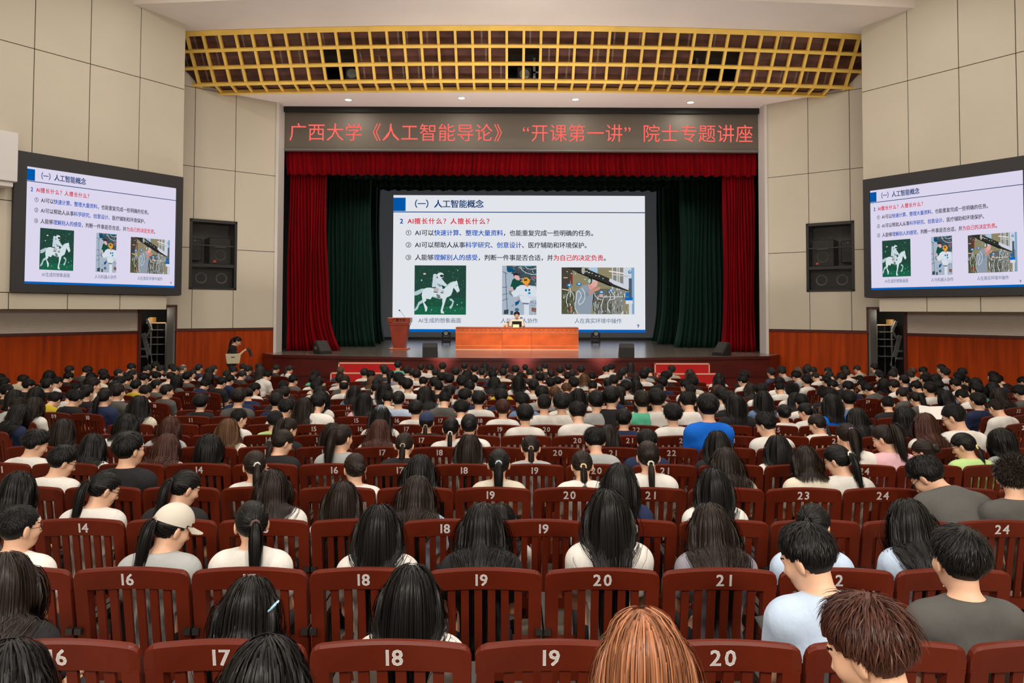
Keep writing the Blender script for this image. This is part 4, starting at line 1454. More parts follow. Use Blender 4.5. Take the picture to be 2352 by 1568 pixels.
def seat_pose(row, n):
    """position of a seat's chair (origin on the floor under its back) and its turn"""
    D = ROWD[row]
    off = 0.14 if row % 2 == 1 else -0.15       # rows are staggered
    if row % 2 == 0:
        x20 = CAMX + 0.765
    else:
        x20 = CAMX + 0.455
    if row >= 18:
        x20 = CAMX + 0.735
    if 11 <= n <= 28:
        return x20 + (n - 20) * PITCH_X, D + 0.05, 0.0
    ang = math.radians(14 + max(0, 11 - row) * 1.6)
    if n <= 10:
        xa = x20 + (10.5 - 20) * PITCH_X - 1.0
        k = 10 - n + 0.5
        return xa - k * PITCH_X * math.cos(ang), D + 0.25 + k * PITCH_X * math.sin(ang), -ang
    xa = x20 + (28.5 - 20) * PITCH_X + 1.0
    k = n - 29 + 0.5
    return xa + k * PITCH_X * math.cos(ang), D + 0.25 + k * PITCH_X * math.sin(ang), ang


def wall_limit(y):
    """half width of the hall at depth y (lower walls)"""
    return min(12.4, 10.6 + max(0.0, (19.9 - y)) * 0.72) - 0.55


SEATS = []
for row in range(18, 0, -1):
    for n in range(1, 39):
        x, y, a = seat_pose(row, n)
        lim = {1: (14, 25), 2: (13, 26), 3: (12, 27)}.get(row, (11, 28))
        if abs(x) > wall_limit(y) or y > (19.3 if 11 <= n <= 28 else 18.7) or (11 <= n <= 28 and not lim[0] <= n <= lim[1]):
            continue
        if row >= 12 and not 11 <= n <= 28 and row > 15:
            continue
        z = floor_z(y - 0.05 + 0.25) if not (11 <= n <= 28) else ROWZ[row]
        q = proj((x, y - 0.1, z + 0.97))
        if q is None or not (-90 < q[0] < 2442):
            continue
        SEATS.append((row, n, x, y, z, a, q))
SEAT_AT = {(s[0], s[1]): s for s in SEATS}

CHAIR_MAX = 300
order = sorted(SEATS, key=lambda s: s[3])
near, far = order[:CHAIR_MAX], order[CHAIR_MAX:]
PLATES = {}
for (row, n, x, y, z, a, q) in near:
    r = empty('auditorium_chair', (x, y, z), a)
    tag(r, 'dark red wooden chair stencilled number %s, in the %s row from the camera' % (NUMW[n], ORD[19 - row]), 'chair', 'numbered auditorium chairs')
    for nm, lst in CH.items():
        for me in lst:
            o = bpy.data.objects.new(nm, me)
            COL.objects.link(o)
            o.parent = r
            if nm == 'top_rail':
                rail = o
            if nm == 'side_post':
                post = o
    o = bpy.data.objects.new('seat_number', number_mesh(n))
    COL.objects.link(o)
    o.parent = rail
    o.location.x = random.uniform(-0.02, 0.03)
    if n in (10, 29) and 6 <= row <= 12:
        zh = {6: '六排', 7: '七排', 8: '八排', 9: '九排', 10: '十排', 11: '十一排', 12: '十二排'}[row]
        key = (zh, 1 if n == 10 else -1)
        if key not in PLATES:
            PLATES[key] = plate_mesh(*key)
        o = bpy.data.objects.new('row_plate', PLATES[key])
        COL.objects.link(o)
        o.parent = post
# chairs beyond the limit: one mesh
if far:
    base_v, base_f = [], []
    for nm, lst in CH.items():
        for me in lst:
            b = len(base_v)
            base_v += [tuple(v.co) for v in me.vertices]
            base_f += [tuple(i + b for i in p.vertices) for p in me.polygons]
    BV = np.array(base_v)
    V, F = [], []
    for (row, n, x, y, z, a, q) in far:
        c, s = math.cos(a), math.sin(a)
        b = len(V)
        P = np.stack([BV[:, 0] * c - BV[:, 1] * s + x, BV[:, 0] * s + BV[:, 1] * c + y, BV[:, 2] + z], 1)
        V += P.tolist()
        F += [tuple(i + b for i in f) for f in base_f]
    o = obj('chairs_near_stage', new_mesh('chairs_near_stage', V, F), M['chair'])
    tag(o, 'rows of dark red wooden chairs close to the stage', 'chairs', kind='stuff')
# ================================================================== PEOPLE
def rotx(a):
    """positive leans +z towards +y (forward)"""
    c, s = math.cos(a), math.sin(a)
    return np.array([[1, 0, 0], [0, c, s], [0, -s, c]])


def rotz(a):
    c, s = math.cos(a), math.sin(a)
    return np.array([[c, -s, 0], [s, c, 0], [0, 0, 1]])


def roty(a):
    c, s = math.cos(a), math.sin(a)
    return np.array([[c, 0, s], [0, 1, 0], [-s, 0, c]])


class Prim:
    """'c': rounded cone a->b radii ra, rb; 'e': ellipsoid centre, radii, rotation"""
    def __init__(s, kind, a, b=None, ra=0, rb=0, R=None, k=0.025, tag_=''):
        s.kind, s.a = kind, np.array(a, np.float32)
        s.b = None if b is None else np.array(b, np.float32)
        R = None if R is None else np.array(R, np.float32)
        s.ra, s.rb, s.R, s.k, s.tag = ra, rb, R, k, tag_

    def bounds(s, m):
        if s.kind == 'c':
            r = max(s.ra, s.rb) + m
            return np.minimum(s.a, s.b) - r, np.maximum(s.a, s.b) + r
        r = np.max(s.b) if s.R is not None else s.b
        return s.a - r - m, s.a + r + m

    def dist(s, P):
        if s.kind == 'c':
            ab = s.b - s.a
            L2 = float(ab @ ab) + 1e-12
            t = np.clip(((P - s.a) @ ab) / L2, 0, 1)
            q = P - s.a - t[..., None] * ab
            return np.sqrt((q * q).sum(-1)) - (s.ra + (s.rb - s.ra) * t)
        q = P - s.a
        if s.R is not None:
            q = q @ s.R          # into the local frame
        k0 = np.sqrt(((q / s.b) ** 2).sum(-1)) + 1e-9
        k1 = np.sqrt(((q / (s.b ** 2)) ** 2).sum(-1)) + 1e-9
        return k0 * (k0 - 1.0) / k1


def smin(a, b, k):
    h = np.maximum(k - np.abs(a - b), 0.0) / k
    return np.minimum(a, b) - h * h * k * 0.25


def sdf_points(prims, P):
    d = np.full(len(P), 9.0)
    for p in prims:
        d = smin(d, p.dist(P), p.k)
    return d


def sdf_grid(prims, xs, ys, zs, extra=0.0):
    vol = np.full((len(xs), len(ys), len(zs)), 0.5, np.float32)
    for p in prims:
        lo, hi = p.bounds(p.k + 0.012)
        i0, i1 = np.searchsorted(xs, lo[0]), np.searchsorted(xs, hi[0])
        j0, j1 = np.searchsorted(ys, lo[1]), np.searchsorted(ys, hi[1])
        k0, k1 = np.searchsorted(zs, lo[2]), np.searchsorted(zs, hi[2])
        if i1 <= i0 or j1 <= j0 or k1 <= k0:
            continue
        G = np.stack(np.meshgrid(xs[i0:i1].astype(np.float32), ys[j0:j1].astype(np.float32), zs[k0:k1].astype(np.float32), indexing='ij'), -1)
        vol[i0:i1, j0:j1, k0:k1] = smin(vol[i0:i1, j0:j1, k0:k1], p.dist(G) - extra, p.k)
    return vol


def surface_nets(vol, xs, ys, zs):
    s = vol < 0
    nx, ny, nz = vol.shape
    c = np.zeros((nx - 1, ny - 1, nz - 1), np.int8)
    for dx in (0, 1):
        for dy in (0, 1):
            for dz in (0, 1):
                c += s[dx:nx - 1 + dx, dy:ny - 1 + dy, dz:nz - 1 + dz]
    act = (c > 0) & (c < 8)
    idx = np.full(act.shape, -1, np.int64)
    ai, aj, ak = np.nonzero(act)
    n = len(ai)
    idx[ai, aj, ak] = np.arange(n)
    acc = np.zeros((n, 3))
    cnt = np.zeros(n)
    corners = [(0, 0, 0), (1, 0, 0), (0, 1, 0), (1, 1, 0), (0, 0, 1), (1, 0, 1), (0, 1, 1), (1, 1, 1)]
    for a in range(8):
        for b in range(a + 1, 8):
            A, B = corners[a], corners[b]
            if sum(abs(A[i] - B[i]) for i in range(3)) != 1:
                continue
            va = vol[ai + A[0], aj + A[1], ak + A[2]]
            vb = vol[ai + B[0], aj + B[1], ak + B[2]]
            m = (va < 0) != (vb < 0)
            t = np.where(m, va / np.where(m, va - vb, 1.0), 0.0)
            pa = np.stack([xs[ai + A[0]], ys[aj + A[1]], zs[ak + A[2]]], 1)
            pb = np.stack([xs[ai + B[0]], ys[aj + B[1]], zs[ak + B[2]]], 1)
            acc += (pa + (pb - pa) * t[:, None]) * m[:, None]
            cnt += m
    V = acc / np.maximum(cnt, 1)[:, None]
    Q = []
    # edges along x
    e = s[:-1, 1:-1, 1:-1] != s[1:, 1:-1, 1:-1]
    i, j, k = np.nonzero(e)
    j, k = j + 1, k + 1
    q = np.stack([idx[i, j - 1, k - 1], idx[i, j, k - 1], idx[i, j, k], idx[i, j - 1, k]], 1)
    f = s[i, j, k]
    Q.append(np.where(f[:, None], q, q[:, ::-1]))
    e = s[1:-1, :-1, 1:-1] != s[1:-1, 1:, 1:-1]
    i, j, k = np.nonzero(e)
    i, k = i + 1, k + 1
    q = np.stack([idx[i - 1, j, k - 1], idx[i - 1, j, k], idx[i, j, k], idx[i, j, k - 1]], 1)
    f = s[i, j, k]
    Q.append(np.where(f[:, None], q, q[:, ::-1]))
    e = s[1:-1, 1:-1, :-1] != s[1:-1, 1:-1, 1:]
    i, j, k = np.nonzero(e)
    i, j = i + 1, j + 1
    q = np.stack([idx[i - 1, j - 1, k], idx[i, j - 1, k], idx[i, j, k], idx[i - 1, j, k]], 1)
    f = s[i, j, k]
    Q.append(np.where(f[:, None], q, q[:, ::-1]))
    return V, np.concatenate(Q)


def axis(bands):
    """bands: [(lo, hi, step)] contiguous"""
    out = []
    for lo, hi, st in bands:
        n = max(1, int(round((hi - lo) / st)))
        out += list(lo + (hi - lo) * np.arange(n) / n)
    out.append(bands[-1][1])
    return np.array(out)


D2R = math.radians


def head_prims(c, R):
    """head in its own frame: y forward, z up, origin mid skull"""
    def W(p):
        return c + R @ np.array(p, float)
    pr = [
        Prim('e', W((0, -0.012, 0.024)), (0.077, 0.097, 0.092), R=R, k=0.02, tag_='head'),
        Prim('e', W((0, 0.030, -0.035)), (0.062, 0.064, 0.078), R=R, k=0.035, tag_='head'),
        Prim('e', W((0, 0.052, -0.088)), (0.036, 0.038, 0.028), R=R, k=0.035, tag_='head'),        # chin
        Prim('c', W((0, 0.088, 0.008)), W((0, 0.108, -0.034)), 0.009, 0.014, k=0.014, tag_='head'),      # nose
        Prim('c', W((-0.035, 0.078, 0.022)), W((0.035, 0.078, 0.022)), 0.012, 0.012, k=0.02, tag_='head'),   # brow
        Prim('c', W((-0.016, 0.088, -0.066)), W((0.016, 0.088, -0.066)), 0.008, 0.008, k=0.012, tag_='head'),  # lips
        Prim('e', W((-0.046, 0.060, -0.030)), (0.020, 0.022, 0.022), R=R, k=0.03, tag_='head'),
        Prim('e', W((0.046, 0.060, -0.030)), (0.020, 0.022, 0.022), R=R, k=0.03, tag_='head'),
    ]
    for s in (-1, 1):
        Re = R @ rotz(s * 0.5)
        pr.append(Prim('e', W((s * 0.085, -0.006, -0.014)), (0.010, 0.023, 0.036), R=Re, k=0.012, tag_='head'))
    return pr


def hand_prims(wr, fwd, side, curl=0.8, up=(0, 0, 1)):
    """palm and five fingers from the wrist point; fwd: hand direction"""
    f = np.array(fwd, float)
    f /= np.linalg.norm(f)
    u = np.array(up, float)
    l = np.cross(u, f)
    l /= np.linalg.norm(l)
    u = np.cross(f, l)
    pr = []
    for k, ln in enumerate((0.070, 0.078, 0.073, 0.058)):
        off = (k - 1.5) * 0.021 * side
        kn = wr + f * 0.085 + l * -off
        pr.append(Prim('c', wr + f * 0.015 + l * -off * 0.6, kn, 0.013, 0.0115, k=0.012, tag_='hand'))
        d1 = f * math.cos(curl * 0.6) - u * math.sin(curl * 0.6)
        d2 = f * math.cos(curl * 1.6) - u * math.sin(curl * 1.6)
        m = kn + d1 * ln * 0.5
        pr.append(Prim('c', kn, m, 0.0105, 0.0095, k=0.004, tag_='hand'))
        pr.append(Prim('c', m, m + d2 * ln * 0.5, 0.0095, 0.0085, k=0.004, tag_='hand'))
    b = wr + f * 0.03 + l * side * 0.03
    m = b + f * 0.03 + l * side * 0.022 - u * 0.012
    pr.append(Prim('c', wr + f * 0.015, b, 0.013, 0.012, k=0.01, tag_='hand'))
    pr.append(Prim('c', b, m, 0.012, 0.0105, k=0.005, tag_='hand'))
    pr.append(Prim('c', m, m + f * 0.028 - u * 0.012, 0.0105, 0.009, k=0.004, tag_='hand'))
    return pr


def figure(lean=-4, pitch=8, yaw=0, roll=0, shoulder=1.0, stand=False, arms='lap', sweep=0.0):
    """prims of a whole figure + head frame. Seated figures: origin on the floor under the hips."""
    hz = 0.557 if not stand else 0.90
    hip = np.array((0, 0, hz))
    L = D2R(lean)
    w = hip + rotx(L * 0.4) @ (0, -0.012, 0.14)
    ch = w + rotx(L) @ (0, -0.004, 0.175)
    nb = ch + rotx(L * 1.15) @ (0, 0.012, 0.155)
    p_ = D2R(pitch)
    R = rotz(D2R(yaw)) @ rotx(p_ + L * 0.5) @ roty(D2R(roll))
    nk = nb + rotz(D2R(yaw) * 0.5) @ rotx(L + p_ * 0.65) @ (0, 0.012, 0.075)
    hc = nk + R @ np.array((0, 0.008, 0.085))
    Rc = rotx(L)
    pr = [
        Prim('e', hip + (0, 0, 0.0), (0.170, 0.125, 0.115), R=rotx(0), k=0.04, tag_='pelvis'),
        Prim('e', w, (0.138 * shoulder, 0.098, 0.15), R=Rc, k=0.06, tag_='torso'),
        Prim('e', ch, (0.155 * shoulder, 0.105, 0.155), R=Rc, k=0.06, tag_='torso'),
        Prim('c', nb + Rc @ (-0.13 * shoulder, -0.005, -0.065), nb + Rc @ (0.13 * shoulder, -0.005, -0.065), 0.062, 0.062, k=0.05, tag_='torso'),
        Prim('c', nb + Rc @ (0, -0.02, -0.02), nb + Rc @ (-0.135 * shoulder, -0.01, -0.06), 0.058, 0.045, k=0.05, tag_='torso'),
        Prim('c', nb + Rc @ (0, -0.02, -0.02), nb + Rc @ (0.135 * shoulder, -0.01, -0.06), 0.058, 0.045, k=0.05, tag_='torso'),
        Prim('c', nb + Rc @ (0, -0.01, -0.04), hc + R @ np.array((0, -0.02, -0.05)), 0.056, 0.050, k=0.03, tag_='neck'),
    ]
    pr += head_prims(hc, R)
    sh = {}
    for s in (-1, 1):
        S = nb + Rc @ (s * 0.172 * shoulder, -0.005, -0.085)
        if arms == 'lap':
            E = S + np.array((s * 0.008, 0.085 + 0.10 * math.sin(L), -0.25))
            Wr = np.array((s * 0.075, E[1] + 0.215, max(0.665, E[2] - 0.05)))
        elif arms == 'camera':
            E = S + np.array((s * 0.03, 0.07, -0.26))
            Wr = np.array((s * 0.055, E[1] + 0.20, E[2] + 0.20))
        elif arms == 'raise':
            E = S + np.array((s * 0.10, 0.08, -0.24))
            Wr = E + (np.array((0.02, 0.12, 0.19)) if s > 0 else np.array((0.10, 0.20, -0.01)))
        elif arms == 'chin':
            E = S + np.array((s * 0.02, 0.17, -0.22))
            Wr = (hc + R @ np.array((0.03, 0.06, -0.13))) if s > 0 else np.array((-0.02, E[1] + 0.16, 0.69))
        sh[s] = (S, E, Wr)
        pr.append(Prim('c', S, E, 0.053, 0.041, k=0.04, tag_='upper_arm'))
        pr.append(Prim('c', E, Wr, 0.040, 0.026, k=0.02, tag_='fore_arm'))
        pr += hand_prims(Wr, (Wr - E) if arms != 'lap' else np.array((-s * 0.25, 1, -0.15)), -s, 0.9)
        if not stand:
            K = np.array((s * 0.105, 0.42, 0.515))
            A = np.array((s * 0.105, 0.40, 0.09))
            pr += [Prim('c', hip + (s * 0.085, 0.03, -0.01), K, 0.088, 0.060, k=0.05, tag_='leg'),
                   Prim('c', K, A, 0.058, 0.040, k=0.02, tag_='leg'),
                   Prim('c', A + (0, -0.02, -0.05), A + (0, 0.15, -0.055), 0.037, 0.032, k=0.02, tag_='foot')]
        else:
            K = np.array((s * 0.09, 0.03, 0.48))
            A = np.array((s * 0.09, -0.01, 0.09))
            pr += [Prim('c', hip + (s * 0.085, 0, -0.03), K, 0.088, 0.058, k=0.05, tag_='leg'),
                   Prim('c', K, A, 0.056, 0.038, k=0.02, tag_='leg'),
                   Prim('c', A + (0, -0.03, -0.05), A + (0, 0.14, -0.055), 0.037, 0.032, k=0.02, tag_='foot')]
    info = dict(hip=hip, nb=nb, hc=hc, R=R, Rc=Rc, sh=sh, stand=stand, ch=ch, w=w)
    return pr, info


def body_mesh(name, pr, info, coarse=1.0):
    hc = info['hc']
    allp = np.concatenate([np.stack(p.bounds(0.03)) for p in pr])
    lo, hi = allp.min(0), allp.max(0)
    hx, hy, hz = hc
    c = coarse
    xs = axis([(lo[0], -0.17, 0.013 * c), (-0.17, 0.17, 0.0075 * c), (0.17, hi[0], 0.013 * c)])
    ya, yb = hy - 0.13, hy + 0.14
    ys = axis([(lo[1], ya, 0.013 * c), (ya, yb, 0.0075 * c), (yb, max(hi[1], yb + 0.05), 0.0085 * c)]) if ya > lo[1] + 0.01 else axis([(lo[1], yb, 0.0075 * c), (yb, max(hi[1], yb + 0.05), 0.009 * c)])
    za = hz - 0.15
    zs = axis([(lo[2], 0.60, 0.016 * c), (0.60, 0.74, 0.008 * c), (0.74, za, 0.014 * c), (za, hi[2], 0.007 * c)]) if not info['stand'] else axis([(lo[2], 0.9, 0.018 * c), (0.9, za, 0.0085 * c), (za, hi[2], 0.0075 * c)])
    vol = sdf_grid(pr, xs, ys, zs)
    V, Q = surface_nets(vol, xs, ys, zs)
    if coarse == 1.0:
        print('body', name, len(Q))
    me = np_mesh(name, V, Q)
    # materials by place: skin, trousers, shoes, eyes and brows, lips
    C = V[Q].mean(1)
    idx = np.zeros(len(Q), np.int32)
    body_low = C[:, 2] < info['hip'][2] + 0.06
    inleg = np.minimum.reduce([p.dist(C) for p in pr if p.tag in ('leg', 'pelvis')]) < 0.018
    hand = np.minimum.reduce([p.dist(C) for p in pr if p.tag in ('hand', 'fore_arm')]) < 0.008
    idx[body_low & inleg & ~hand] = 1
    foot = np.minimum.reduce([p.dist(C) for p in pr if p.tag == 'foot']) < 0.012
    idx[foot & (C[:, 2] < 0.11)] = 2
    H = (C - info['hc']) @ info['R']
    front = H[:, 1] > 0.055
    for s in (-1, 1):
        e = ((H[:, 0] - s * 0.032) / 0.015) ** 2 + ((H[:, 2] - 0.002) / 0.007) ** 2 < 1
        b = ((H[:, 0] - s * 0.034) / 0.021) ** 2 + ((H[:, 2] - 0.026) / 0.0055) ** 2 < 1
        idx[(e | b) & front] = 3
    lip = (H[:, 0] / 0.024) ** 2 + ((H[:, 2] + 0.066) / 0.009) ** 2 < 1
    idx[lip & front] = 4
    me.polygons.foreach_set('material_index', idx)
    for m_ in ('skin', 'trouser', 'shoe', 'eye', 'lip'):
        me.materials.append(M[m_])
    return me, V, Q, idx


def shirt_prims(pr, info):
    out = [p for p in pr if p.tag in ('torso', 'pelvis')]
    for s in (-1, 1):
        S, E, Wr = info['sh'][s]
        out.append(Prim('c', S, S + (E - S) * 0.74, 0.053, 0.050, k=0.05, tag_='sleeve'))
    return out


def shirt_mesh(name, pr, info, step=0.0125, longer=False):
    sp = shirt_prims(pr, info)
    allp = np.concatenate([np.stack(p.bounds(0.05)) for p in sp])
    lo, hi = allp.min(0), allp.max(0)
    xs, ys, zs = (np.arange(lo[i], hi[i] + step, step) for i in range(3))
    vol = sdf_grid(sp, xs, ys, zs, 0.014)
    G = np.stack(np.meshgrid(xs, ys, zs, indexing='ij'), -1)
    # loose cloth: soft horizontal and diagonal creases
    vol += 0.004 * np.sin(G[..., 2] * 46 + 3 * np.sin(G[..., 0] * 14)) * np.clip((info['nb'][2] - 0.12 - G[..., 2]) / 0.1, 0, 1)
    vol = np.maximum(vol, (info['hip'][2] - (0.02 if not info['stand'] else 0.05)) - G[..., 2])      # hem
    # neck opening
    nb, hc, Rc = info['nb'], info['hc'], info['Rc']
    a = Rc.T @ np.array((0, 0, 1.0)) if False else Rc @ np.array((0, 0.12, 1.0))
    a = a / np.linalg.norm(a)
    h = (G - (nb + Rc @ np.array((0, -0.0, 0.030)))) @ a
    vol = np.maximum(vol, h)
    # sleeve ends
    for s in (-1, 1):
        S, E, Wr = info['sh'][s]
        d = (E - S) / np.linalg.norm(E - S)
        lim = np.linalg.norm(E - S) * 0.66
        side = (G[..., 0] * s > abs(S[0]) - 0.045)
        vol = np.where(side, np.maximum(vol, (G - S) @ d - lim), vol)
    V, Q = surface_nets(vol, xs, ys, zs)
    me = np_mesh(name, V, Q)
    me.materials.append(M['shirt'])
    return me, V, Q


# ------------------------------------------------------------------ hair
def hairline(y):
    return np.interp(y, [-0.12, -0.07, -0.03, 0.0, 0.035, 0.06, 0.09], [-0.070, -0.075, -0.035, 0.005, 0.045, 0.060, 0.066])


def fib_dirs(n):
    i = np.arange(n) + 0.5
    ph = np.arccos(1 - 2 * i / n)
    th = math.pi * (1 + 5 ** 0.5) * i
    return np.stack([np.cos(th) * np.sin(ph), np.sin(th) * np.sin(ph), np.cos(ph)], 1)


SKULL_C = np.array((0, -0.012, 0.024))
SKULL_R = np.array((0.077, 0.097, 0.092))


def scalp(n, off=0.0, low=0.0):
    d = fib_dirs(n)
    P = SKULL_C + d * (SKULL_R + off)
    # jaw-back fill: nape lies below the skull ellipsoid
    keep = P[:, 2] > hairline(P[:, 1]) - low
    return P[keep], d[keep]


def cap_shell(off=0.008, low=0.0, top=0.0, nu=36, nv=20):
    """smooth under-layer of hair in head space"""
    V, F, idm = [], [], {}
    for j in range(nv + 1):
        for i in range(nu):
            th = 2 * math.pi * i / nu
            ph = math.pi * j / nv
            d = np.array((math.cos(th) * math.sin(ph), math.sin(th) * math.sin(ph), math.cos(ph)))
            P = SKULL_C + d * (SKULL_R + off + top * max(0.0, d[2]))
            V.append(P)
    V = np.array(V)
    ok = V[:, 2] > hairline(V[:, 1]) - low - 0.012
    for j in range(nv):
        for i in range(nu):
            a, b = j * nu + i, j * nu + (i + 1) % nu
            c, d_ = b + nu, a + nu
            if sum(ok[q] for q in (a, b, c, d_)) >= 3:
                F.append((a, d_, c, b))
    used = sorted({i for f in F for i in f})
    mp = {u: i for i, u in enumerate(used)}
    return V[used], [tuple(mp[i] for i in f) for f in F]


def ribbons(paths, normals, w0, taper=0.7, rg=None):
    """paths (N,n,3), normals (N,n,3) -> verts, quads"""
    N, n, _ = paths.shape
    T = np.gradient(paths, axis=1)
    T /= np.linalg.norm(T, axis=2, keepdims=True) + 1e-9
    S = np.cross(T, normals)
    S /= np.linalg.norm(S, axis=2, keepdims=True) + 1e-9
    t = np.linspace(0, 1, n)
    w = (w0 * (1 - taper * t ** 3))[None, :, None] * rg.uniform(0.7, 1.3, (N, 1, 1))
    # gentle roll of each lock
    S = S + normals * rg.normal(0, 0.22, (N, 1, 1))
    A, B = paths - S * w * 0.5, paths + S * w * 0.5
    V = np.stack([A, B], 2).reshape(-1, 3)
    base = (np.arange(N)[:, None] * n + np.arange(n - 1)[None, :]) * 2
    Q = np.stack([base, base + 1, base + 3, base + 2], -1).reshape(-1, 4)
    return V, Q


def grad(prims, P, e=0.003, base=None):
    g = np.stack([sdf_points(prims, P + d) - base for d in (np.array((e, 0, 0)), np.array((0, e, 0)), np.array((0, 0, e)))], 1)
    return g / (np.linalg.norm(g, axis=1, keepdims=True) + 1e-9)


def smooth_hair_sim(P, d0, L, n, prims, clear, stiff, rg, down=None, centre=None, tailof=None):
    """grow strands from P (world of the figure): gravity plus collision"""
    N = len(P)
    path = np.zeros((N, n, 3))
    nor = np.zeros((N, n, 3))
    d = d0.copy()
    p = P.copy()
    g = np.array((0, -0.10, -1.0)) if down is None else down
    Ls = (L if np.ndim(L) else np.full(N, L)) * rg.uniform(0.88, 1.08, N)
    cl = clear * rg.uniform(0.25, 1.6, N)
    fr_ = np.linspace(0.35, 1.65, n - 1) / (n - 1)
    for i in range(n):
        sd = sdf_points(prims, p)
        nr = grad(prims, p, base=sd)
        push = np.maximum(0, cl - sd)
        p = p + nr * push[:, None]
        if not (centre or tailof or {}).get('stand', True):      # stay in front of the chair back
            ymin = 0.03 - (p[:, 2] - 0.45) * TILT - 0.205 + np.where(p[:, 2] > 0.85, 0.034, 0.018)
            p[:, 1] = np.where(p[:, 2] < 0.985, np.maximum(p[:, 1], ymin), p[:, 1])
        path[:, i] = p
        nor[:, i] = nr
        d = d * stiff + g * (1 - stiff)
        if centre is not None:      # loose hair hangs together behind the shoulders
            nbx, hcx = centre['nb'], centre['hc']
            below = np.clip((hcx[2] - 0.02 - p[:, 2]) / 0.10, 0, 1)
            lx = p[:, 0] - hcx[0] * 0.6
            d[:, 0] -= np.sign(lx) * np.clip(np.abs(lx) - 0.075, 0, 0.06) * 8.0 * below
            d[:, 1] -= 0.30 * below * np.clip((p[:, 1] - (nbx[1] - 0.07)) / 0.06, 0, 1)
        # slide along the surface
        into = np.minimum(0, (d * nr).sum(1))
        near_ = sd < cl + 0.004
        d = d - nr * (into * near_)[:, None]
        d /= np.linalg.norm(d, axis=1, keepdims=True) + 1e-9
        p = p + d * (Ls * fr_[min(i, n - 2)])[:, None]
    return path, nor


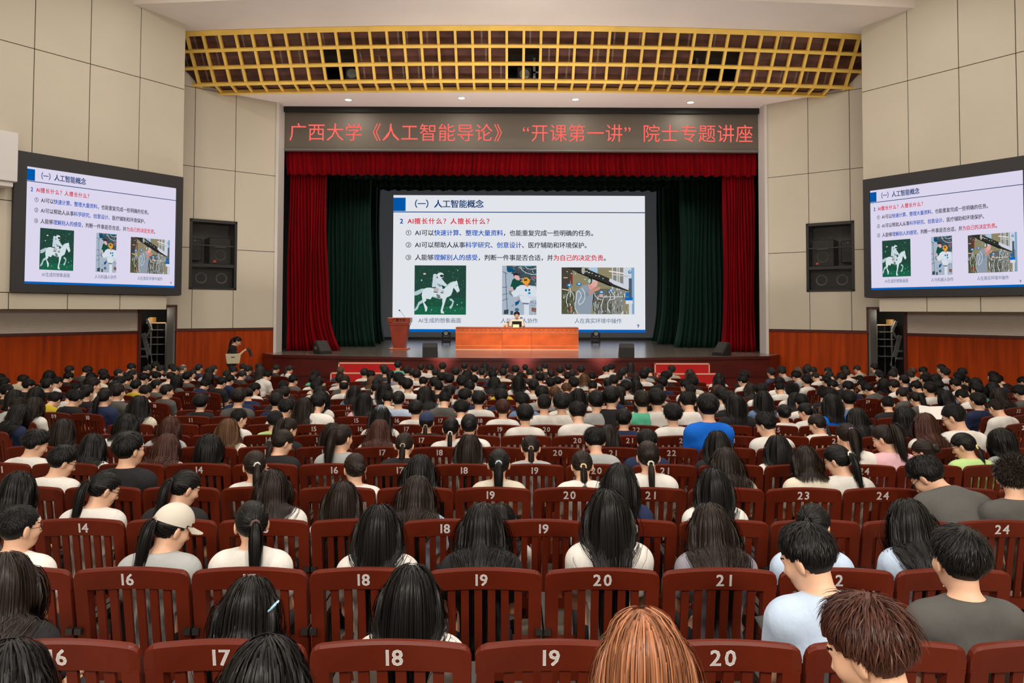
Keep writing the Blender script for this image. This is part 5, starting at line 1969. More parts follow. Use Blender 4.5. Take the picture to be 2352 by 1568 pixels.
def hair_style(style, info, prims, seed=0, dens=1.0):
    """verts, faces of a head of hair in the figure's space"""
    rg = np.random.default_rng(seed)
    res = (36, 20) if dens > 0.5 else (18, 10)
    hc, R = info['hc'], info['R']
    body = [p for p in prims if p.tag in ('head', 'neck', 'torso')]
    headp = [p for p in prims if p.tag == 'head']

    def Wp(P):
        return hc + P @ R.T

    parts_v, parts_f = [], []

    def add(V, F):
        b = sum(len(v) for v in parts_v)
        parts_v.append(np.asarray(V))
        parts_f.append(np.asarray(F, np.int64).reshape(-1, 4) + b)
    if style in ('short', 'crop', 'messy', 'curly', 'thin'):
        thick = {'short': 0.027, 'crop': 0.010, 'messy': 0.032, 'curly': 0.030, 'thin': 0.006}[style]
        V, F = cap_shell(0.006 + thick * 0.22, 0.0, thick * 0.6, *res)
        if style != 'thin':
            add(Wp(V), F)
        else:
            # thinning hair: only a fringe round the sides
            V2 = np.array(V)
            F = [f for f in F if V2[list(f)].mean(0)[2] < 0.088]
            add(Wp(V), F)
        n = int({'short': 3000, 'crop': 2600, 'messy': 3200, 'curly': 3200, 'thin': 1200}[style] * dens)
        P, d = scalp(int(n * 1.9))
        if style == 'thin':
            k = (P[:, 2] < 0.085) | (rg.random(len(P)) < 0.25)
            P, d = P[k], d[k]
        crown = np.array((0.015, -0.055, 0.115))
        t = P - crown
        t = t - d * (t * d).sum(1, keepdims=True)
        t /= np.linalg.norm(t, axis=1, keepdims=True) + 1e-6
        low = np.clip((P[:, 2] - hairline(P[:, 1])) / 0.10, 0, 1)       # short at the nape, long on top
        Ls = {'short': (0.014, 0.058), 'crop': (0.008, 0.022), 'messy': (0.018, 0.075), 'curly': (0.03, 0.06), 'thin': (0.015, 0.035)}[style]
        L = Ls[0] + (Ls[1] - Ls[0]) * low
        lift = {'short': 0.26, 'crop': 0.7, 'messy': 0.24, 'curly': 0.7, 'thin': 0.2}[style]
        jit = {'short': 0.16, 'crop': 0.25, 'messy': 0.20, 'curly': 0.8, 'thin': 0.2}[style]
        d0 = t + d * (lift * (0.15 + 0.85 * low))[:, None] + rg.normal(0, jit, P.shape) * (0.35 + 0.65 * low)[:, None]
        d0 /= np.linalg.norm(d0, axis=1, keepdims=True)
        m = 5 if style != 'curly' else 7
        base = P + d * (0.004 + thick * 0.62 * np.clip(low * 1.4, 0, 1) * np.clip(d[:, 2] + 0.6, 0.25, 1))[:, None]
        path = np.zeros((len(P), m, 3))
        nor = np.repeat(d[:, None, :], m, 1)
        p, dd = base.copy(), d0.copy()
        q = rg.normal(0, 1, P.shape)
        for i in range(m):
            path[:, i] = p
            p = p + dd * (L / (m - 1))[:, None]
            dd = dd - d * (0.30 if style != 'curly' else 0.05)
            if style == 'curly':
                q = np.cross(q, dd) + q * 0.2
                q /= np.linalg.norm(q, axis=1, keepdims=True) + 1e-6
                dd = dd + q * 0.8
            dd /= np.linalg.norm(dd, axis=1, keepdims=True) + 1e-6
            e = ((p - SKULL_C) / (SKULL_R + 0.004))
            l = np.linalg.norm(e, axis=1, keepdims=True)
            p = np.where(l < 1, SKULL_C + (p - SKULL_C) / l, p)
        V, Q = ribbons(path, nor, {'short': 0.0036, 'crop': 0.0032, 'messy': 0.0036, 'curly': 0.0036, 'thin': 0.003}[style] / max(dens, 0.2) ** 0.6, 0.8, rg)
        add(Wp(V), Q)
    elif style in ('long', 'mid', 'bob'):
        V, F = cap_shell(0.009, 0.0, 0.006, *res)
        add(Wp(V), F)
        n = int({'long': 1800, 'mid': 1700, 'bob': 1600}[style] * dens)
        P, d = scalp(int(n * 1.9))
        sgn = np.where(np.abs(P[:, 0]) < 0.004, rg.choice((-1, 1), len(P)), np.sign(P[:, 0]))
        # parted on top, combed back and down
        ftop = np.clip((P[:, 2] - 0.06) / 0.05, 0, 1)
        fr = np.clip((P[:, 1] + 0.045) / 0.06, 0, 1)
        d0 = np.stack([sgn * (0.05 + 0.62 * fr * ftop), -0.45 - 0.25 * fr, -0.45 - 0.2 * (1 - ftop)], 1)
        d0 = d0 - d * (d0 * d).sum(1, keepdims=True) + d * 0.12 + rg.normal(0, 0.05, P.shape)
        d0 /= np.linalg.norm(d0, axis=1, keepdims=True)
        L = {'long': 0.56, 'mid': 0.40, 'bob': 0.25}[style]
        drop = (P[:, 2] + 0.07)          # higher roots reach the same hem
        Ls = L + drop * 0.9 - (0.06 if style != 'bob' else 0.02)
        if style == 'bob':
            Ls = 0.145 + drop * 1.05
        path, nor = smooth_hair_sim(Wp(P), d0 @ R.T, Ls, 13, body, 0.017, 0.52, rg, centre=info)
        V, Q = ribbons(path, nor, 0.0046 / max(dens, 0.2) ** 0.6, 0.75, rg)
        add(V, Q)
        if style == 'bob':
            pass
    elif style in ('tail', 'hightail', 'lowtail', 'bun'):
        V, F = cap_shell(0.012, 0.0, 0.004, *res)
        add(Wp(V), F)
        T = {'tail': (0, -0.118, 0.012), 'hightail': (0, -0.105, 0.075), 'lowtail': (0.0, -0.108, -0.050), 'bun': (0, -0.110, 0.0)}[style]
        T = np.array(T)
        n = int(1300 * dens)
        P, d = scalp(int(n * 1.9))
        m = 7
        t = np.linspace(0, 1, m)
        path = P[:, None, :] * (1 - t)[None, :, None] + T[None, None, :] * t[None, :, None]
        rel = path - SKULL_C
        e = rel / (SKULL_R + 0.014)
        l = np.linalg.norm(e, axis=2, keepdims=True)
        wgt = np.where(l < 1, 1 / np.maximum(l, 1e-3), 1.0)
        path = SKULL_C + rel * wgt + rg.normal(0, 0.0016, (len(P), 1, 3))
        path[:, -1] = T + rg.normal(0, 0.007, (len(P), 3))
        nor = (path - SKULL_C) / (SKULL_R ** 2)
        nor /= np.linalg.norm(nor, axis=2, keepdims=True)
        V, Q = ribbons(path, nor, 0.0036 / max(dens, 0.2) ** 0.6, 0.3, rg)
        add(Wp(V), Q)
        Tw = Wp(T[None])[0]
        if style == 'bun':
            k = int(420 * dens)
            ax = R @ np.array((0, -1, 0.15))
            ax /= np.linalg.norm(ax)
            s1 = np.cross(ax, R @ np.array((0, 0, 1.0)))
            s1 /= np.linalg.norm(s1)
            s2 = np.cross(ax, s1)
            a0 = rg.uniform(0, 2 * math.pi, k)
            rr = rg.uniform(0.012, 0.044, k)
            hh = np.sqrt(np.maximum(0.0, 0.040 ** 2 - (rr - 0.012) ** 2 * 1.2)) * rg.uniform(0.6, 1.0, k) + 0.004
            m2 = 9
            aa = a0[:, None] + np.linspace(0, 2.4, m2)[None]
            pth = (Tw + ax * 0.012)[None, None] + (s1[None, None] * np.cos(aa)[..., None] + s2[None, None] * np.sin(aa)[..., None]) * (rr[:, None] * (1 + 0.06 * np.sin(aa * 2)))[..., None] + ax[None, None] * hh[:, None, None]
            nr = pth - (Tw + ax * 0.01)
            nr /= np.linalg.norm(nr, axis=2, keepdims=True)
            V, Q = ribbons(pth, nr, 0.0075, 0.4, rg)
            add(V, Q)
            mbb = MB()
            Vs, Fs = [], []
            for j in range(9):
                for i in range(14):
                    ph, th = math.pi * j / 8, 2 * math.pi * i / 14
                    q = (s1 * math.cos(th) + s2 * math.sin(th)) * 0.038 * math.sin(ph) + ax * 0.034 * math.cos(ph)
                    Vs.append(Tw + ax * 0.014 + q)
            for j in range(8):
                for i in range(14):
                    Fs.append((j * 14 + i, j * 14 + (i + 1) % 14, (j + 1) * 14 + (i + 1) % 14, (j + 1) * 14 + i))
            add(np.array(Vs), Fs)
        else:
            k = int(600 * dens)
            disc = rg.normal(0, 1, (k, 3))
            disc /= np.linalg.norm(disc, axis=1, keepdims=True)
            disc *= (rg.random(k) ** 0.5)[:, None]
            start = Tw + disc * 0.011
            back = R @ np.array((0, -0.9, 0.35 if style == 'hightail' else (0.05 if style == 'tail' else -0.5)))
            d0 = back[None] + disc * 0.75
            d0 /= np.linalg.norm(d0, axis=1, keepdims=True)
            Lt = {'tail': 0.30, 'hightail': 0.36, 'lowtail': 0.24}[style]
            path, nor = smooth_hair_sim(start, d0, Lt, 10, body, 0.006, 0.66, rg, tailof=info)
            # gather towards the middle near the tip
            mid = path.mean(0, keepdims=True)
            tt = np.linspace(0, 1, 10)[None, :, None]
            path = path + (mid - path) * (0.55 * tt ** 2)
            nrm = path - mid + nor * 0.01
            nrm /= np.linalg.norm(nrm, axis=2, keepdims=True) + 1e-9
            V, Q = ribbons(path, nrm, 0.0046 / max(dens, 0.2) ** 0.6, 0.8, rg)
            add(V, Q)
    V = np.concatenate(parts_v)
    return V, np.concatenate(parts_f)


def hair_mesh(name, style, info, prims, seed=0, dens=1.0):
    V, F = hair_style(style, info, prims, seed, dens)
    me = np_mesh(name, V, F)
    me.materials.append(M['hair'])
    return me


# ------------------------------------------------------------------ accessories in head space
def head_matrix(info):
    R, hc = info['R'], info['hc']
    m = Matrix([[float(R[i][j]) for j in range(3)] for i in range(3)]).to_4x4()
    m.translation = Vector([float(v) for v in hc])
    return m


def glasses_mesh():
    mb = MB()
    for s in (-1, 1):
        c = Vector((s * 0.034, 0.098, 0.0))
        pts = [c + Vector((0.026 * math.cos(a), -0.010 * abs(math.cos(a)) * (1 if s * math.cos(a) > 0 else 0), 0.021 * math.sin(a))) for a in np.linspace(0, 2 * math.pi, 15)]
        mb.tube(pts, 0.0020, 5)
        mb.tube([c + Vector((s * 0.026, -0.010, 0.004)), Vector((s * 0.080, 0.05, 0.006)), Vector((s * 0.084, -0.005, 0.004)), Vector((s * 0.082, -0.02, -0.012))], 0.0018, 5)
    mb.tube([(-0.009, 0.100, 0.003), (0.009, 0.100, 0.003)], 0.0018, 5)
    me = mb.mesh('glasses', True)
    me.materials.append(M['glass'])
    return me


def cap_mesh():
    V, F = cap_shell(0.020, 0.0, 0.010)
    V = np.array(V)
    ok = V[:, 2] > 0.022 + 0.12 * np.clip(-V[:, 1] - 0.06, 0, 1) * 0
    F = [f for f in F if all(V[i][2] > 0.018 for i in f)]
    mb = MB().add(V, F)
    n = 12
    b = []
    for i in range(n + 1):
        a = -1.15 + 2.3 * i / n
        b.append((math.sin(a) * 0.098, math.cos(a) * 0.118 - 0.012, 0.034))
        b.append((math.sin(a) * 0.085, math.cos(a) * 0.175 + 0.012, 0.018 - 0.018 * abs(math.sin(a))))
    mb.add(b, [(2 * i, 2 * i + 1, 2 * i + 3, 2 * i + 2) for i in range(n)])
    mb.lathe([(0.0, 0.132), (0.009, 0.129), (0.010, 0.124)], 10, (0, -0.012, 0))
    me = mb.mesh('cap', True)
    me.materials.append(M['cap'])
    return me


def tie_mesh(T, r=0.021, t=0.010):
    """scrunchie ring round a tail, axis along -y"""
    mb = MB()
    pts = []
    n = 14
    for i in range(n + 1):
        a = 2 * math.pi * i / n
        pts.append((T[0] + r * math.cos(a), T[1] - 0.006 + 0.003 * math.sin(5 * a), T[2] + r * math.sin(a)))
    mb.tube(pts, [t * (0.85 + 0.25 * math.sin(3.0 * i)) for i in range(n + 1)], 6)
    me = mb.mesh('hair_tie', True)
    me.materials.append(M['tie'])
    return me


def clip_mesh():
    mb = MB()
    for s in (-1, 1):
        mb.tube([(s * 0.006, -0.118, 0.05), (s * 0.026, -0.128, 0.02), (s * 0.014, -0.122, -0.012)], 0.006, 6)
    mb.tube([(-0.022, -0.125, 0.03), (0.022, -0.125, 0.03)], 0.007, 6)
    me = mb.mesh('hair_clip', True)
    me.materials.append(M['tie'])
    return me


GLASSES, CAPM, CLIP = glasses_mesh(), cap_mesh(), clip_mesh()
TIES = {'tail': tie_mesh((0, -0.118, 0.012)), 'hightail': tie_mesh((0, -0.105, 0.075)), 'lowtail': tie_mesh((0, -0.108, -0.05)), 'bun': tie_mesh((0, -0.112, 0.0), 0.034, 0.006)}

# ------------------------------------------------------------------ the poses
POSES = {
    'U': dict(lean=-3, pitch=10),
    'B': dict(lean=2, pitch=34),
    'R': dict(lean=0, pitch=26, yaw=-42),
    'L': dict(lean=0, pitch=26, yaw=42),
    'r': dict(lean=-2, pitch=8, yaw=-30),
    'l': dict(lean=-2, pitch=8, yaw=30),
    'F': dict(lean=20, pitch=34, yaw=14),
    'G': dict(lean=34, pitch=30, yaw=38, shoulder=1.1),
    'C': dict(lean=5, pitch=20, yaw=-25, arms='chin'),
}
POSE = {}
for pk, kw in POSES.items():
    pr, info = figure(**kw)
    me, V, Q, idx = body_mesh('person', pr, info)
    sm, SV, SQ = shirt_mesh('shirt', pr, info)
    POSE[pk] = dict(prims=pr, info=info, body=me, shirt=sm, hm=head_matrix(info), top=float(info['hc'][2] + 0.118), hc=info['hc'])
_neutral = dict(hc=np.zeros(3), R=np.eye(3))
HAIR = {}
RIGID = ('short', 'crop', 'messy', 'curly', 'thin', 'bun')


def get_hair(style, pk, var=0):
    key = (style, var) if style in RIGID else (style, pk)
    if key not in HAIR:
        if style in RIGID:
            HAIR[key] = hair_mesh('hair', style, _neutral, head_prims(np.zeros(3), np.eye(3)), seed=hash(style) % 97 * 0 + len(style) * 7 + var)
        else:
            HAIR[key] = hair_mesh('hair', style, POSE[pk]['info'], POSE[pk]['prims'], seed=len(style) * 11 + ord(pk))
    return HAIR[key], style in RIGID


HCOL = {'K': (0.0065, 0.0058, 0.0056), 'D': (0.015, 0.0095, 0.0072), 'R': (0.048, 0.016, 0.010), 'T': (0.095, 0.045, 0.020), 'O': (0.24, 0.095, 0.045), 'G': (0.10, 0.095, 0.09)}
HNAME = {'K': 'black', 'D': 'dark brown', 'R': 'reddish brown', 'T': 'light brown', 'O': 'copper', 'G': 'greying'}
SCOL = {'w': (0.66, 0.64, 0.60), 'k': (0.016, 0.016, 0.018), 'g': (0.085, 0.083, 0.078), 'a': (0.34, 0.35, 0.35), 'b': (0.42, 0.52, 0.66), 'n': (0.016, 0.024, 0.065), 'B': (0.005, 0.125, 0.60),
        'G': (0.09, 0.42, 0.27), 'l': (0.46, 0.66, 0.26), 'p': (0.66, 0.40, 0.44), 't': (0.06, 0.42, 0.44), 's': (0.42, 0.38, 0.29), 'c': (0.62, 0.57, 0.46), 'v': (0.24, 0.23, 0.27), 'y': (0.50, 0.38, 0.03), 'm': (0.16, 0.015, 0.03), 'd': (0.13, 0.20, 0.33)}
SNAME = {'w': 'white', 'k': 'black', 'g': 'charcoal', 'a': 'grey', 'b': 'pale blue', 'n': 'navy', 'B': 'bright blue', 'G': 'green', 'l': 'lime green', 'p': 'pink', 't': 'turquoise', 's': 'khaki', 'c': 'cream', 'v': 'mauve grey', 'y': 'mustard', 'm': 'maroon', 'd': 'denim blue'}
STNAME = {'short': 'short %s hair', 'crop': 'cropped %s hair', 'messy': 'tousled %s hair', 'curly': 'curly %s hair', 'thin': 'thinning %s hair', 'long': 'long straight %s hair', 'mid': 'shoulder-length %s hair', 'bob': '%s bob', 'tail': '%s ponytail', 'hightail': 'high %s ponytail', 'lowtail': 'low %s ponytail', 'bun': '%s hair bun'}
N_PERSON = 0


def person(pk, style, hc, sc, loc, rz, scale, label, extras='', tiecol=(0.6, 0.5, 0.36), var=0, capcol=None, group='seated audience'):
    P = POSE[pk]
    b = bpy.data.objects.new('person', P['body'])
    COL.objects.link(b)
    b.location = loc
    b.rotation_euler = (0, 0, rz)
    b.scale = (scale, scale, scale)
    tag(b, label, 'person', group)
    s = bpy.data.objects.new('shirt', P['shirt'])
    COL.objects.link(s)
    s.parent = b
    j = rng.normal(0, 0.05)
    s.color = (*[max(0.0, c * (1 + j)) for c in SCOL[sc]], 1)
    me, rigid = get_hair(style, pk, var)
    h = bpy.data.objects.new('hair', me)
    COL.objects.link(h)
    h.parent = b
    if rigid:
        h.matrix_local = P['hm']
    h.color = (*HCOL[hc], 1)

    def acc(name, mesh, col=None, on_hair=False):
        o = bpy.data.objects.new(name, mesh)
        COL.objects.link(o)
        o.parent = h if on_hair else b
        if not (on_hair and rigid):
            o.matrix_local = P['hm']
        if col:
            o.color = (*col, 1)
    if 'g' in extras:
        acc('glasses', GLASSES)
    if 't' in extras and style in TIES:
        acc('hair_tie', TIES[style], tiecol, True)
    if 'c' in extras:
        acc('hair_clip', CLIP, tiecol, True)
    if capcol:
        acc('cap', CAPM, capcol)
    return b
# ================================================================== THE AUDIENCE
# row, head x, head top y (photograph), hair style, hair colour, shirt, pose, extras
AUD = '''
19 612 1468 mid K k U -
19 18 1478 mid K k U -
19 1478 1405 mid O k U -
19 1990 1380 messy R g L -
18 570 1335 mid K w B -
18 945 1300 long K w U -
18 1852 1208 short K b L -
18 2200 1212 short K g U g
18 10 1275 long D k L -
17 48 1160 crop K w r g
17 398 1162 tail K a R t
17 578 1150 tail K w l t
17 872 1160 long K w U -
17 1108 1160 long K k B -
17 1397 1126 long K w U -
17 1632 1160 long D v B -
17 1868 1158 tail K b R g
17 2088 1150 long K b B -
16 40 1086 mid K w B -
16 240 1083 tail K w R tg
16 426 1080 tail K k R t
16 625 1080 mid D w L -
16 788 1106 long D w U -
16 958 1096 long D b B -
16 1150 1170 mid K w B -
16 1425 1066 long K n r -
16 1638 1076 long K w U -
16 2128 1050 short K g G g
16 2328 1058 curly D g R g
15 145 1026 short K w R g
15 299 994 short K k r g
15 585 1034 tail D w l t
15 815 1040 bun D w l -
15 965 1047 long K k B -
15 1146 1030 tail K c U t
15 1337 1036 lowtail D w B t
15 1488 1012 lowtail D w U t
15 1666 1030 long D s B -
15 1850 1026 bob D c B -
15 1922 1022 tail K w L t
14 84 990 messy K w R -
14 213 998 mid K w B -
14 384 998 long R p B -
14 483 998 long K k r -
14 650 986 lowtail D k R -
14 786 974 hightail D a r -
14 929 994 lowtail D k B t
14 1078 998 long D w U -
14 1219 1000 lowtail D a B t
14 1367 984 messy K a B -
14 1487 988 short K n C -
14 1648 990 long K k U -
14 1786 1000 long K w U -
14 2030 976 hightail D p L -
14 2122 1010 bun D k L c
14 2212 994 lowtail K l L tg
14 2300 985 bob K a L -
14 1945 972 tail D w B t
13 146 962 long D k U -
13 293 952 bob K w B -
13 391 958 bob R a B -
13 525 961 long T c U -
13 662 960 hightail D k R t
13 764 972 mid D w U -
13 872 965 long R w B -
13 1036 958 lowtail K w U t
13 1078 950 bun K w U c
13 1398 976 mid D n r -
13 1625 905 short K B U -
13 1758 948 short K w L -
13 2125 950 long R w B -
13 2190 928 crop K w L g
12 634 942 crop K l r -
12 875 932 long K w U -
12 980 946 lowtail D k U t
12 1206 929 short K w U -
12 1327 924 short K w B -
12 1434 940 short K n r -
12 1545 928 messy K w U -
12 1876 951 lowtail D w L -
12 1968 938 long K w B -
12 2077 934 long K k L -
12 549 938 crop K w R -
12 2000 976 mid K k U -
11 730 905 short K w B -
11 955 920 short K w U -
11 1155 918 short R w U -
11 1060 920 messy K w B -
11 1250 905 crop K w U -
11 1290 904 messy K w U -
11 1370 898 short K a U -
11 1405 888 short K k r g
11 1475 898 short D G U -
11 1508 893 short K w U -
11 1580 900 short K w B -
11 1690 905 bob K k U -
11 660 918 messy K w R -
11 700 912 long D k U -
11 1800 928 bun K w U -
11 1850 925 tail K w L t
11 1910 905 bob K B U -
'''
CAPS = {(17, 398): (0.55, 0.51, 0.44), (12, 875): (0.16, 0.19, 0.25), (12, 980): (0.012, 0.025, 0.07)}
TIEC = {(17, 578): (0.10, 0.05, 0.04), (15, 1146): (0.42, 0.52, 0.60), (15, 1337): (0.62, 0.47, 0.25), (15, 1488): (0.62, 0.58, 0.48), (15, 1922): (0.75, 0.70, 0.6), (14, 1945): (0.45, 0.28, 0.6),
        (13, 1078): (0.08, 0.25, 0.5), (13, 1036): (0.75, 0.66, 0.55), (15, 585): (0.6, 0.6, 0.55), (16, 426): (0.01, 0.01, 0.01), (16, 240): (0.01, 0.01, 0.01), (14, 2212): (0.75, 0.66, 0.3), (17, 398): (0.3, 0.2, 0.17)}
PEOPLE = []       # row, seat, x, y, z, rz, scale, style, hair, shirt, pose, extras, cap, tie, explicit
TAKEN = set()
for line in AUD.strip().splitlines():
    row, px_, yt, style, hc_, sc_, pk, ex = line.split()
    row, px_, yt = int(row), float(px_), float(yt)
    P = POSE[pk]
    y = ROWD[row] + 0.05 + 0.205
    z = ROWZ[row]
    s = 1.0
    for _ in range(4):
        hy = y + P['hc'][1] * s
        pt = at(px_, yt, hy)
        s = (pt.z - z - 0.44) / (P['top'] + 0.012 - 0.44)
    s = min(1.08, max(0.90, s))
    z += 0.44 * (1 - s) if s < 1 else 0.0
    z += min(0.10, max(-0.24, pt.z - z - s * (P['top'] + 0.012)))       # some sit tall, some slouch
    x = pt.x - P['hc'][0] * s
    cand = [st for st in SEATS if st[0] == row]
    n = None
    if cand:
        best = min(cand, key=lambda st: abs(st[2] - x))
        n = best[1]
        if (row, n) in TAKEN:
            alt = sorted(cand, key=lambda st: abs(st[2] - x))
            for st in alt[1:3]:
                if (row, st[1]) not in TAKEN:
                    n = st[1]
                    break
        TAKEN.add((row, n))
    key = (row, int(px_))
    PEOPLE.append([row, n, x, y, z, 0.0, s, style, hc_, sc_, pk, ex, CAPS.get(key), TIEC.get(key, (0.3, 0.24, 0.18)), True])

# the rest of the hall fills up seat by seat
rs = random.Random(21)
near_center = {r_: [p for p in PEOPLE if p[0] == r_] for r_ in range(1, 20)}
for (row, n, x, y, z, a, q) in SEATS:
    if (row, n) in TAKEN:
        continue
    centre = 11 <= n <= 28
    if centre and row >= 12:
        continue
    if centre and row == 11 and any(abs(p[2] - x) < 0.42 for p in near_center[11]):
        continue
    fill = 0.93 if row <= 8 else 0.86
    if not centre:
        fill = 0.90 if row <= 9 else 0.72
    if rs.random() > fill:
        continue
    u = rs.random()
    if u < (0.78 if row <= 7 else 0.64):
        style = rs.choice(('short', 'short', 'short', 'messy', 'crop'))
    elif u < (0.83 if row <= 7 else 0.75):
        style = 'long'
    elif u < 0.86:
        style = 'mid'
    elif u < 0.89:
        style = 'bob'
    elif u < 0.94:
        style = rs.choice(('tail', 'lowtail'))
    elif u < 0.97:
        style = 'bun'
    else:
        style = 'thin' if row < 8 else 'curly'
    hc_ = rs.choices('KDRT', (80, 14, 4, 2))[0]
    if style == 'thin':
        hc_ = rs.choice('KG')
    sc_ = rs.choices('wkgabncstpGdvym', (44, 20, 8, 8, 5, 5, 8, 4, 1.2, 2, 1, 3, 2, 1, 1))[0]
    if not centre and rs.random() < 0.35:
        sc_ = rs.choice('kkgn')
    if style in ('long', 'mid', 'bob', 'tail', 'lowtail'):
        pk = rs.choices('UBRL', (40, 36, 12, 12))[0]
    else:
        pk = rs.choices('UBRLrlFC', (60, 12, 3, 3, 10, 10, 1, 1) if row <= 6 else (34, 24, 8, 8, 9, 9, 5, 3))[0]
    if not centre:
        if n <= 10:
            pk = rs.choices('UBrFC', (22, 40, 14, 20, 4))[0]
        else:
            pk = rs.choices('UBlF', (24, 42, 14, 20))[0]
        if style in ('long', 'mid', 'bob', 'tail', 'lowtail') and pk not in 'UBRL':
            pk = 'U'
    c, s_ = math.cos(a), math.sin(a)
    jx, jy = rs.uniform(-0.06, 0.06), 0.205
    sz = rs.uniform(0.90, 1.0)
    PEOPLE.append([row, n, x + jx * c - jy * s_, y + jx * s_ + jy * c, z + 0.44 * (1 - sz), a + rs.uniform(-0.06, 0.06), sz, style, hc_, sc_, pk, '-' if rs.random() > 0.25 else 'g', None, (0.3, 0.24, 0.18), False])
# bare minimum of pose/hair combinations for loose hair keeps the meshes few
LOOSE = {'long': 'UBRLrl', 'mid': 'UBRLrl', 'bob': 'UBRL', 'tail': 'UBRLrl', 'hightail': 'RrLU', 'lowtail': 'UBRL'}
PEOPLE.sort(key=lambda p: p[3])
NEAR_P, FAR_P = PEOPLE[:296], PEOPLE[296:]
seen = {}
for (row, n, x, y, z, rz, s, style, hc_, sc_, pk, ex, capc, tiec, expl) in NEAR_P:
    look = STNAME[style] % HNAME[hc_]
    if capc:
        look += ' under a cap'
    elif 'g' in ex:
        look += ', glasses'
    if row == 19:
        place = {612: 'nearest head, before chair seventeen', 18: 'nearest head in the lower left corner', 1478: 'nearest head, between chairs nineteen and twenty', 1990: 'nearest head, right of chair twenty'}[min((612, 18, 1478, 1990), key=lambda q_: abs(at(q_, 1450, y).x - x))]
    else:
        place = 'seat %s of %s row from camera' % (NUMW[n], ORD[19 - row])
    label = 'person with %s, %s top, %s' % (look, SNAME[sc_], place)
    if len(label.split()) > 16:
        label = label.replace('person with ', 'person, ').replace(', glasses', '').replace('straight ', '').replace(' of ', ', ')
    if label in seen:
        label = label.replace(' top,', ' shirt,')
    seen[label] = 1
    var = 0 if style != 'short' else int(abs(x * 10)) % 2
    person(pk, style, hc_, sc_, (x, y, z), rz, s, label, ex.replace('-', ''), tiec, var, capc)

# people close to the stage beyond the limit: one object
if FAR_P:
    LOWP = {}

    def low_figure(pk, style):
        key = (pk, style)
        if key not in LOWP:
            pr, info = POSE[pk]['prims'], POSE[pk]['info']
            if ('b', pk) not in LOWP:
                hz = info['hip'][2]
                keep = [p for p in pr if p.tag not in ('hand',)]
                me, V, Q, idx = body_mesh('low', keep, info, 3.8)
                bpy.data.meshes.remove(me)
                sm, SV, SQ = shirt_mesh('low', pr, info, 0.026)
                bpy.data.meshes.remove(sm)
                LOWP[('b', pk)] = (V, Q, idx, SV, SQ)
            HV, HF = hair_style(style, info, pr, 5, 0.09)
            LOWP[key] = LOWP[('b', pk)] + (HV, HF)
        return LOWP[key]
    VV, FF, CC = [], [], []
    nb_ = 0
    skin = (0.68, 0.405, 0.27)
    for (row, n, x, y, z, rz, s, style, hc_, sc_, pk, ex, capc, tiec, expl) in FAR_P:
        if style in ('long', 'mid', 'bob', 'tail', 'lowtail'):
            pk = 'U' if pk in 'Urlr' else 'B'
        elif pk in 'CF':
            pk = 'B'
        V, Q, idx, SV, SQ, HV, HF = low_figure(pk, style)
        c, sn = math.cos(rz), math.sin(rz)
        for (v, f, col) in ((V, Q, None), (SV, SQ, SCOL[sc_]), (HV, HF, HCOL[hc_])):
            P = v * s
            P = np.stack([P[:, 0] * c - P[:, 1] * sn + x, P[:, 0] * sn + P[:, 1] * c + y, P[:, 2] + z], 1)
            VV.append(P)
            FF.append(np.asarray(f) + nb_)
            if col is None:
                CC.append(np.array((skin, (0.02, 0.022, 0.03), (0.25, 0.25, 0.25), (0.01, 0.008, 0.007), (0.42, 0.14, 0.1)))[idx])
            else:
                CC.append(np.tile(np.array(col), (len(f), 1)))
            nb_ += len(P)
    me = np_mesh('audience_near_stage', np.concatenate(VV), np.concatenate(FF))
    ca = me.color_attributes.new('tone', 'FLOAT_COLOR', 'CORNER')
    CC = np.concatenate(CC)
    cols = np.repeat(np.concatenate([CC, np.ones((len(CC), 1))], 1).astype(np.float32), 4, axis=0)
    ca.data.foreach_set('color', cols.ravel())
    print('crowd', len(me.polygons), {k: (len(v[1]), len(v[4]), len(v[6])) for k, v in LOWP.items() if k[0] != 'b'})
    o = obj('audience_near_stage', me, M['crowd'])
    tag(o, 'crowd of seated listeners in the rows close to the stage', 'crowd', kind='stuff')
print('PEOPLE', len(PEOPLE), 'far', len(FAR_P), 'seats', len(SEATS), 'hair meshes', len(HAIR), 'tris', sum(len(m.polygons) for m in bpy.data.meshes) * 2)

# ------------------------------------------------------------------ speaker at the table
pr, info = figure(lean=2, pitch=2, arms='raise', shoulder=1.08)
me, V, Q, idx = body_mesh('person', pr, info)
sm, SV, SQ = shirt_mesh('shirt', pr, info)
POSE['S'] = dict(prims=pr, info=info, body=me, shirt=sm, hm=head_matrix(info), top=float(info['hc'][2] + 0.118), hc=info['hc'])
sp = at(1187, 716, TY + 0.95)
SCALE_SP = min(1.12, max(0.95, (sp.z - STAGE_Z - 0.0) / (POSE['S']['top'] + 0.01)))
person('S', 'short', 'K', 'c', (sp.x, TY + 1.02, STAGE_Z), math.pi, SCALE_SP, 'person in a cream shirt speaking with a raised hand behind the table', '', group='people on their own')
r = empty('speaker_chair', (sp.x, TY + 1.24, STAGE_Z), math.pi)
tag(r, 'plain wooden chair under the speaker behind the table', 'chair')
for nm in ('top_rail', 'side_post', 'slat', 'bottom_rail', 'seat'):
    for m_ in CH[nm]:
        o = bpy.data.objects.new(nm, m_)
        COL.objects.link(o)
        o.parent = r
        o.scale = (0.9, 0.9, 0.92)

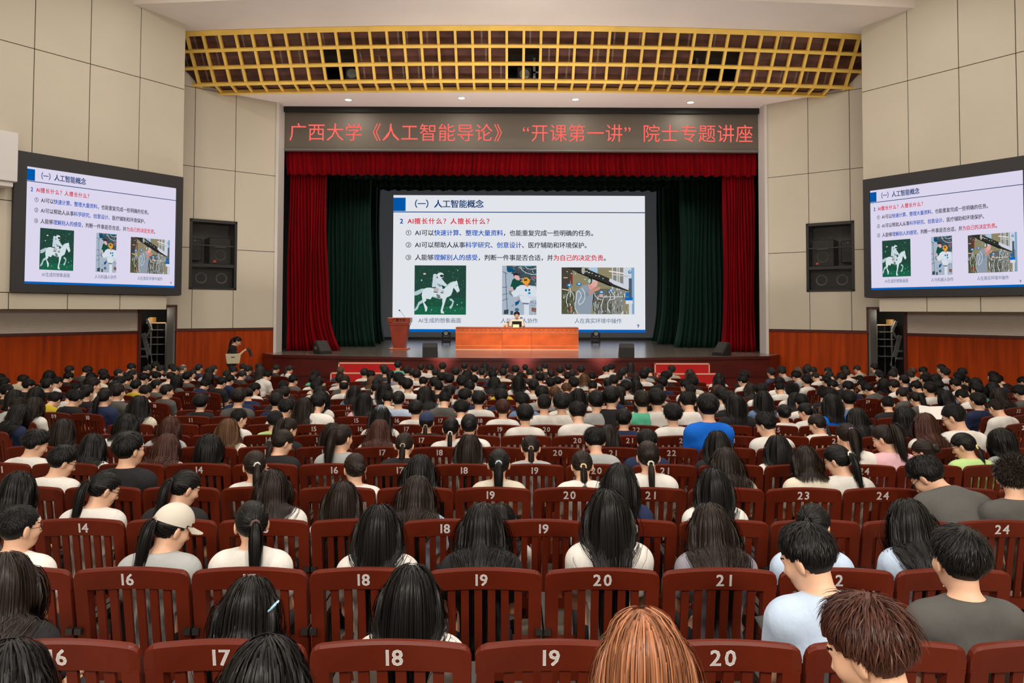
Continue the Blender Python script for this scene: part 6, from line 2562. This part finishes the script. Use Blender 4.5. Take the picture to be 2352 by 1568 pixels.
# ------------------------------------------------------------------ photographer standing by the wainscot
pr, info = figure(lean=6, pitch=30, arms='camera', stand=True, shoulder=0.92)
me, V, Q, idx = body_mesh('person', pr, info)
sm, SV, SQ = shirt_mesh('shirt', pr, info)
POSE['P'] = dict(prims=pr, info=info, body=me, shirt=sm, hm=head_matrix(info), top=float(info['hc'][2] + 0.118), hc=info['hc'])
PY = 20.2
pt = at(541, 773, PY)
ps = (pt.z - 0.0) / (POSE['P']['top'] + 0.012)
prz = -1.25
cpos = Vector((pt.x - 0.10, PY, 0))
ph = person('P', 'tail', 'K', 'k', cpos, prz, ps, 'standing person in black looking down at a camera by the wainscot', '', group='people on their own')
Wr = [Vector([float(c) for c in info['sh'][s][2]]) for s in (-1, 1)]
mid = (Wr[0] + Wr[1]) / 2 + Vector((0, 0.10, 0.02))
rot = Matrix.Translation(cpos) @ Matrix.Rotation(prz, 4, 'Z') @ Matrix.Diagonal((ps, ps, ps, 1))
r = empty('photo_camera')
r.matrix_world = rot @ Matrix.Translation(mid)
tag(r, 'black camera with a long lens held by the standing person', 'camera')
MB().box(-0.07, 0.07, -0.02, 0.05, -0.02, 0.07).obj('body', M['black'], r, bevel=0.008)
MB().tube([(0, 0.05, 0.02), (0, 0.09, -0.10), (0, 0.11, -0.16)], [0.036, 0.038, 0.042], 12).obj('lens', M['black'], r)
r = empty('tote_bag')
r.matrix_world = rot @ Matrix.Translation((0.21, 0.05, 0.90))
tag(r, 'beige canvas tote bag hanging from the standing person', 'bag')
tote = mat('tote_canvas', (0.56, 0.50, 0.34), 0.9)
MB().add([(-0.035, -0.16, 0.0), (0.035, -0.16, 0.0), (0.045, -0.20, 0.27), (-0.045, -0.20, 0.27), (-0.035, 0.16, 0.0), (0.035, 0.16, 0.0), (0.045, 0.20, 0.27), (-0.045, 0.20, 0.27)], [(0, 1, 2, 3), (7, 6, 5, 4), (1, 5, 6, 2), (4, 0, 3, 7), (0, 4, 5, 1), (3, 2, 6, 7)]).obj('bag_body', tote, r, bevel=0.01)
for yy in (-0.11, 0.11):
    MB().tube([(-0.01, yy, 0.26), (-0.04, yy * 0.55, 0.34), (-0.06, yy * 0.2 + 0.02, 0.42)], 0.010, 6).obj('strap', M['black'], r)
MB().box(0.044, 0.048, -0.05, 0.04, 0.17, 0.19).obj('tab', M['black'], r)

# ------------------------------------------------------------------ things the audience carries
def carried(name, label, cat, px_, py_, Y, rot=(0, 0, 0)):
    p = at(px_, py_, Y)
    r_ = empty(name, p)
    r_.rotation_euler = rot
    return tag(r_, label, cat)


r = carried('smartphone', 'dark smartphone in the hand of the person in pale blue', 'phone', 1772, 1452, 2.86, (math.radians(35), 0, 0.3))
MB().box(-0.038, 0.038, -0.075, 0.075, -0.004, 0.004).obj('case', M['black'], r, bevel=0.003)
MB().box(-0.034, 0.034, -0.068, 0.068, 0.0042, 0.005).obj('screen', M['grey_dark'], r)
r = carried('hair_slide', 'pale blue oval hair slide on the right side of dark hair', 'hair slide', 628, 1392, 2.60, (0.3, 0.75, 0.1))
MB().tube([(0.0, -0.012 * math.sin(a_), 0.030 * math.cos(a_)) for a_ in np.linspace(0, 2 * math.pi, 17)], 0.0035, 6).obj('rim', mat('slide_blue', (0.35, 0.62, 0.80), 0.4), r, smooth=True)
MB().tube([(0.0, 0.0, -0.028), (0.0, 0.0, 0.028)], 0.003, 6).obj('bar', bpy.data.materials['slide_blue'], r)
paper = mat('paper', (0.80, 0.77, 0.74), 0.8)
for k_, (px_, py_, Y, lab) in enumerate([(2138, 948, 10.0, 'white open booklet held up by a listener in the right block')]):
    r = carried('open_booklet', lab, 'booklet', px_, py_, Y, (math.radians(55 if k_ == 0 else 20), 0, -0.4))
    for sgn in (-1, 1):
        v = [(0, -0.105, 0), (sgn * 0.15, -0.105, 0.03), (sgn * 0.15, 0.105, 0.03), (0, 0.105, 0), (0, -0.105, -0.004), (sgn * 0.15, -0.105, 0.026), (sgn * 0.15, 0.105, 0.026), (0, 0.105, -0.004)]
        MB().add(v, [(0, 1, 2, 3), (7, 6, 5, 4), (0, 4, 5, 1), (1, 5, 6, 2), (2, 6, 7, 3), (3, 7, 4, 0)]).obj('page', paper, r)
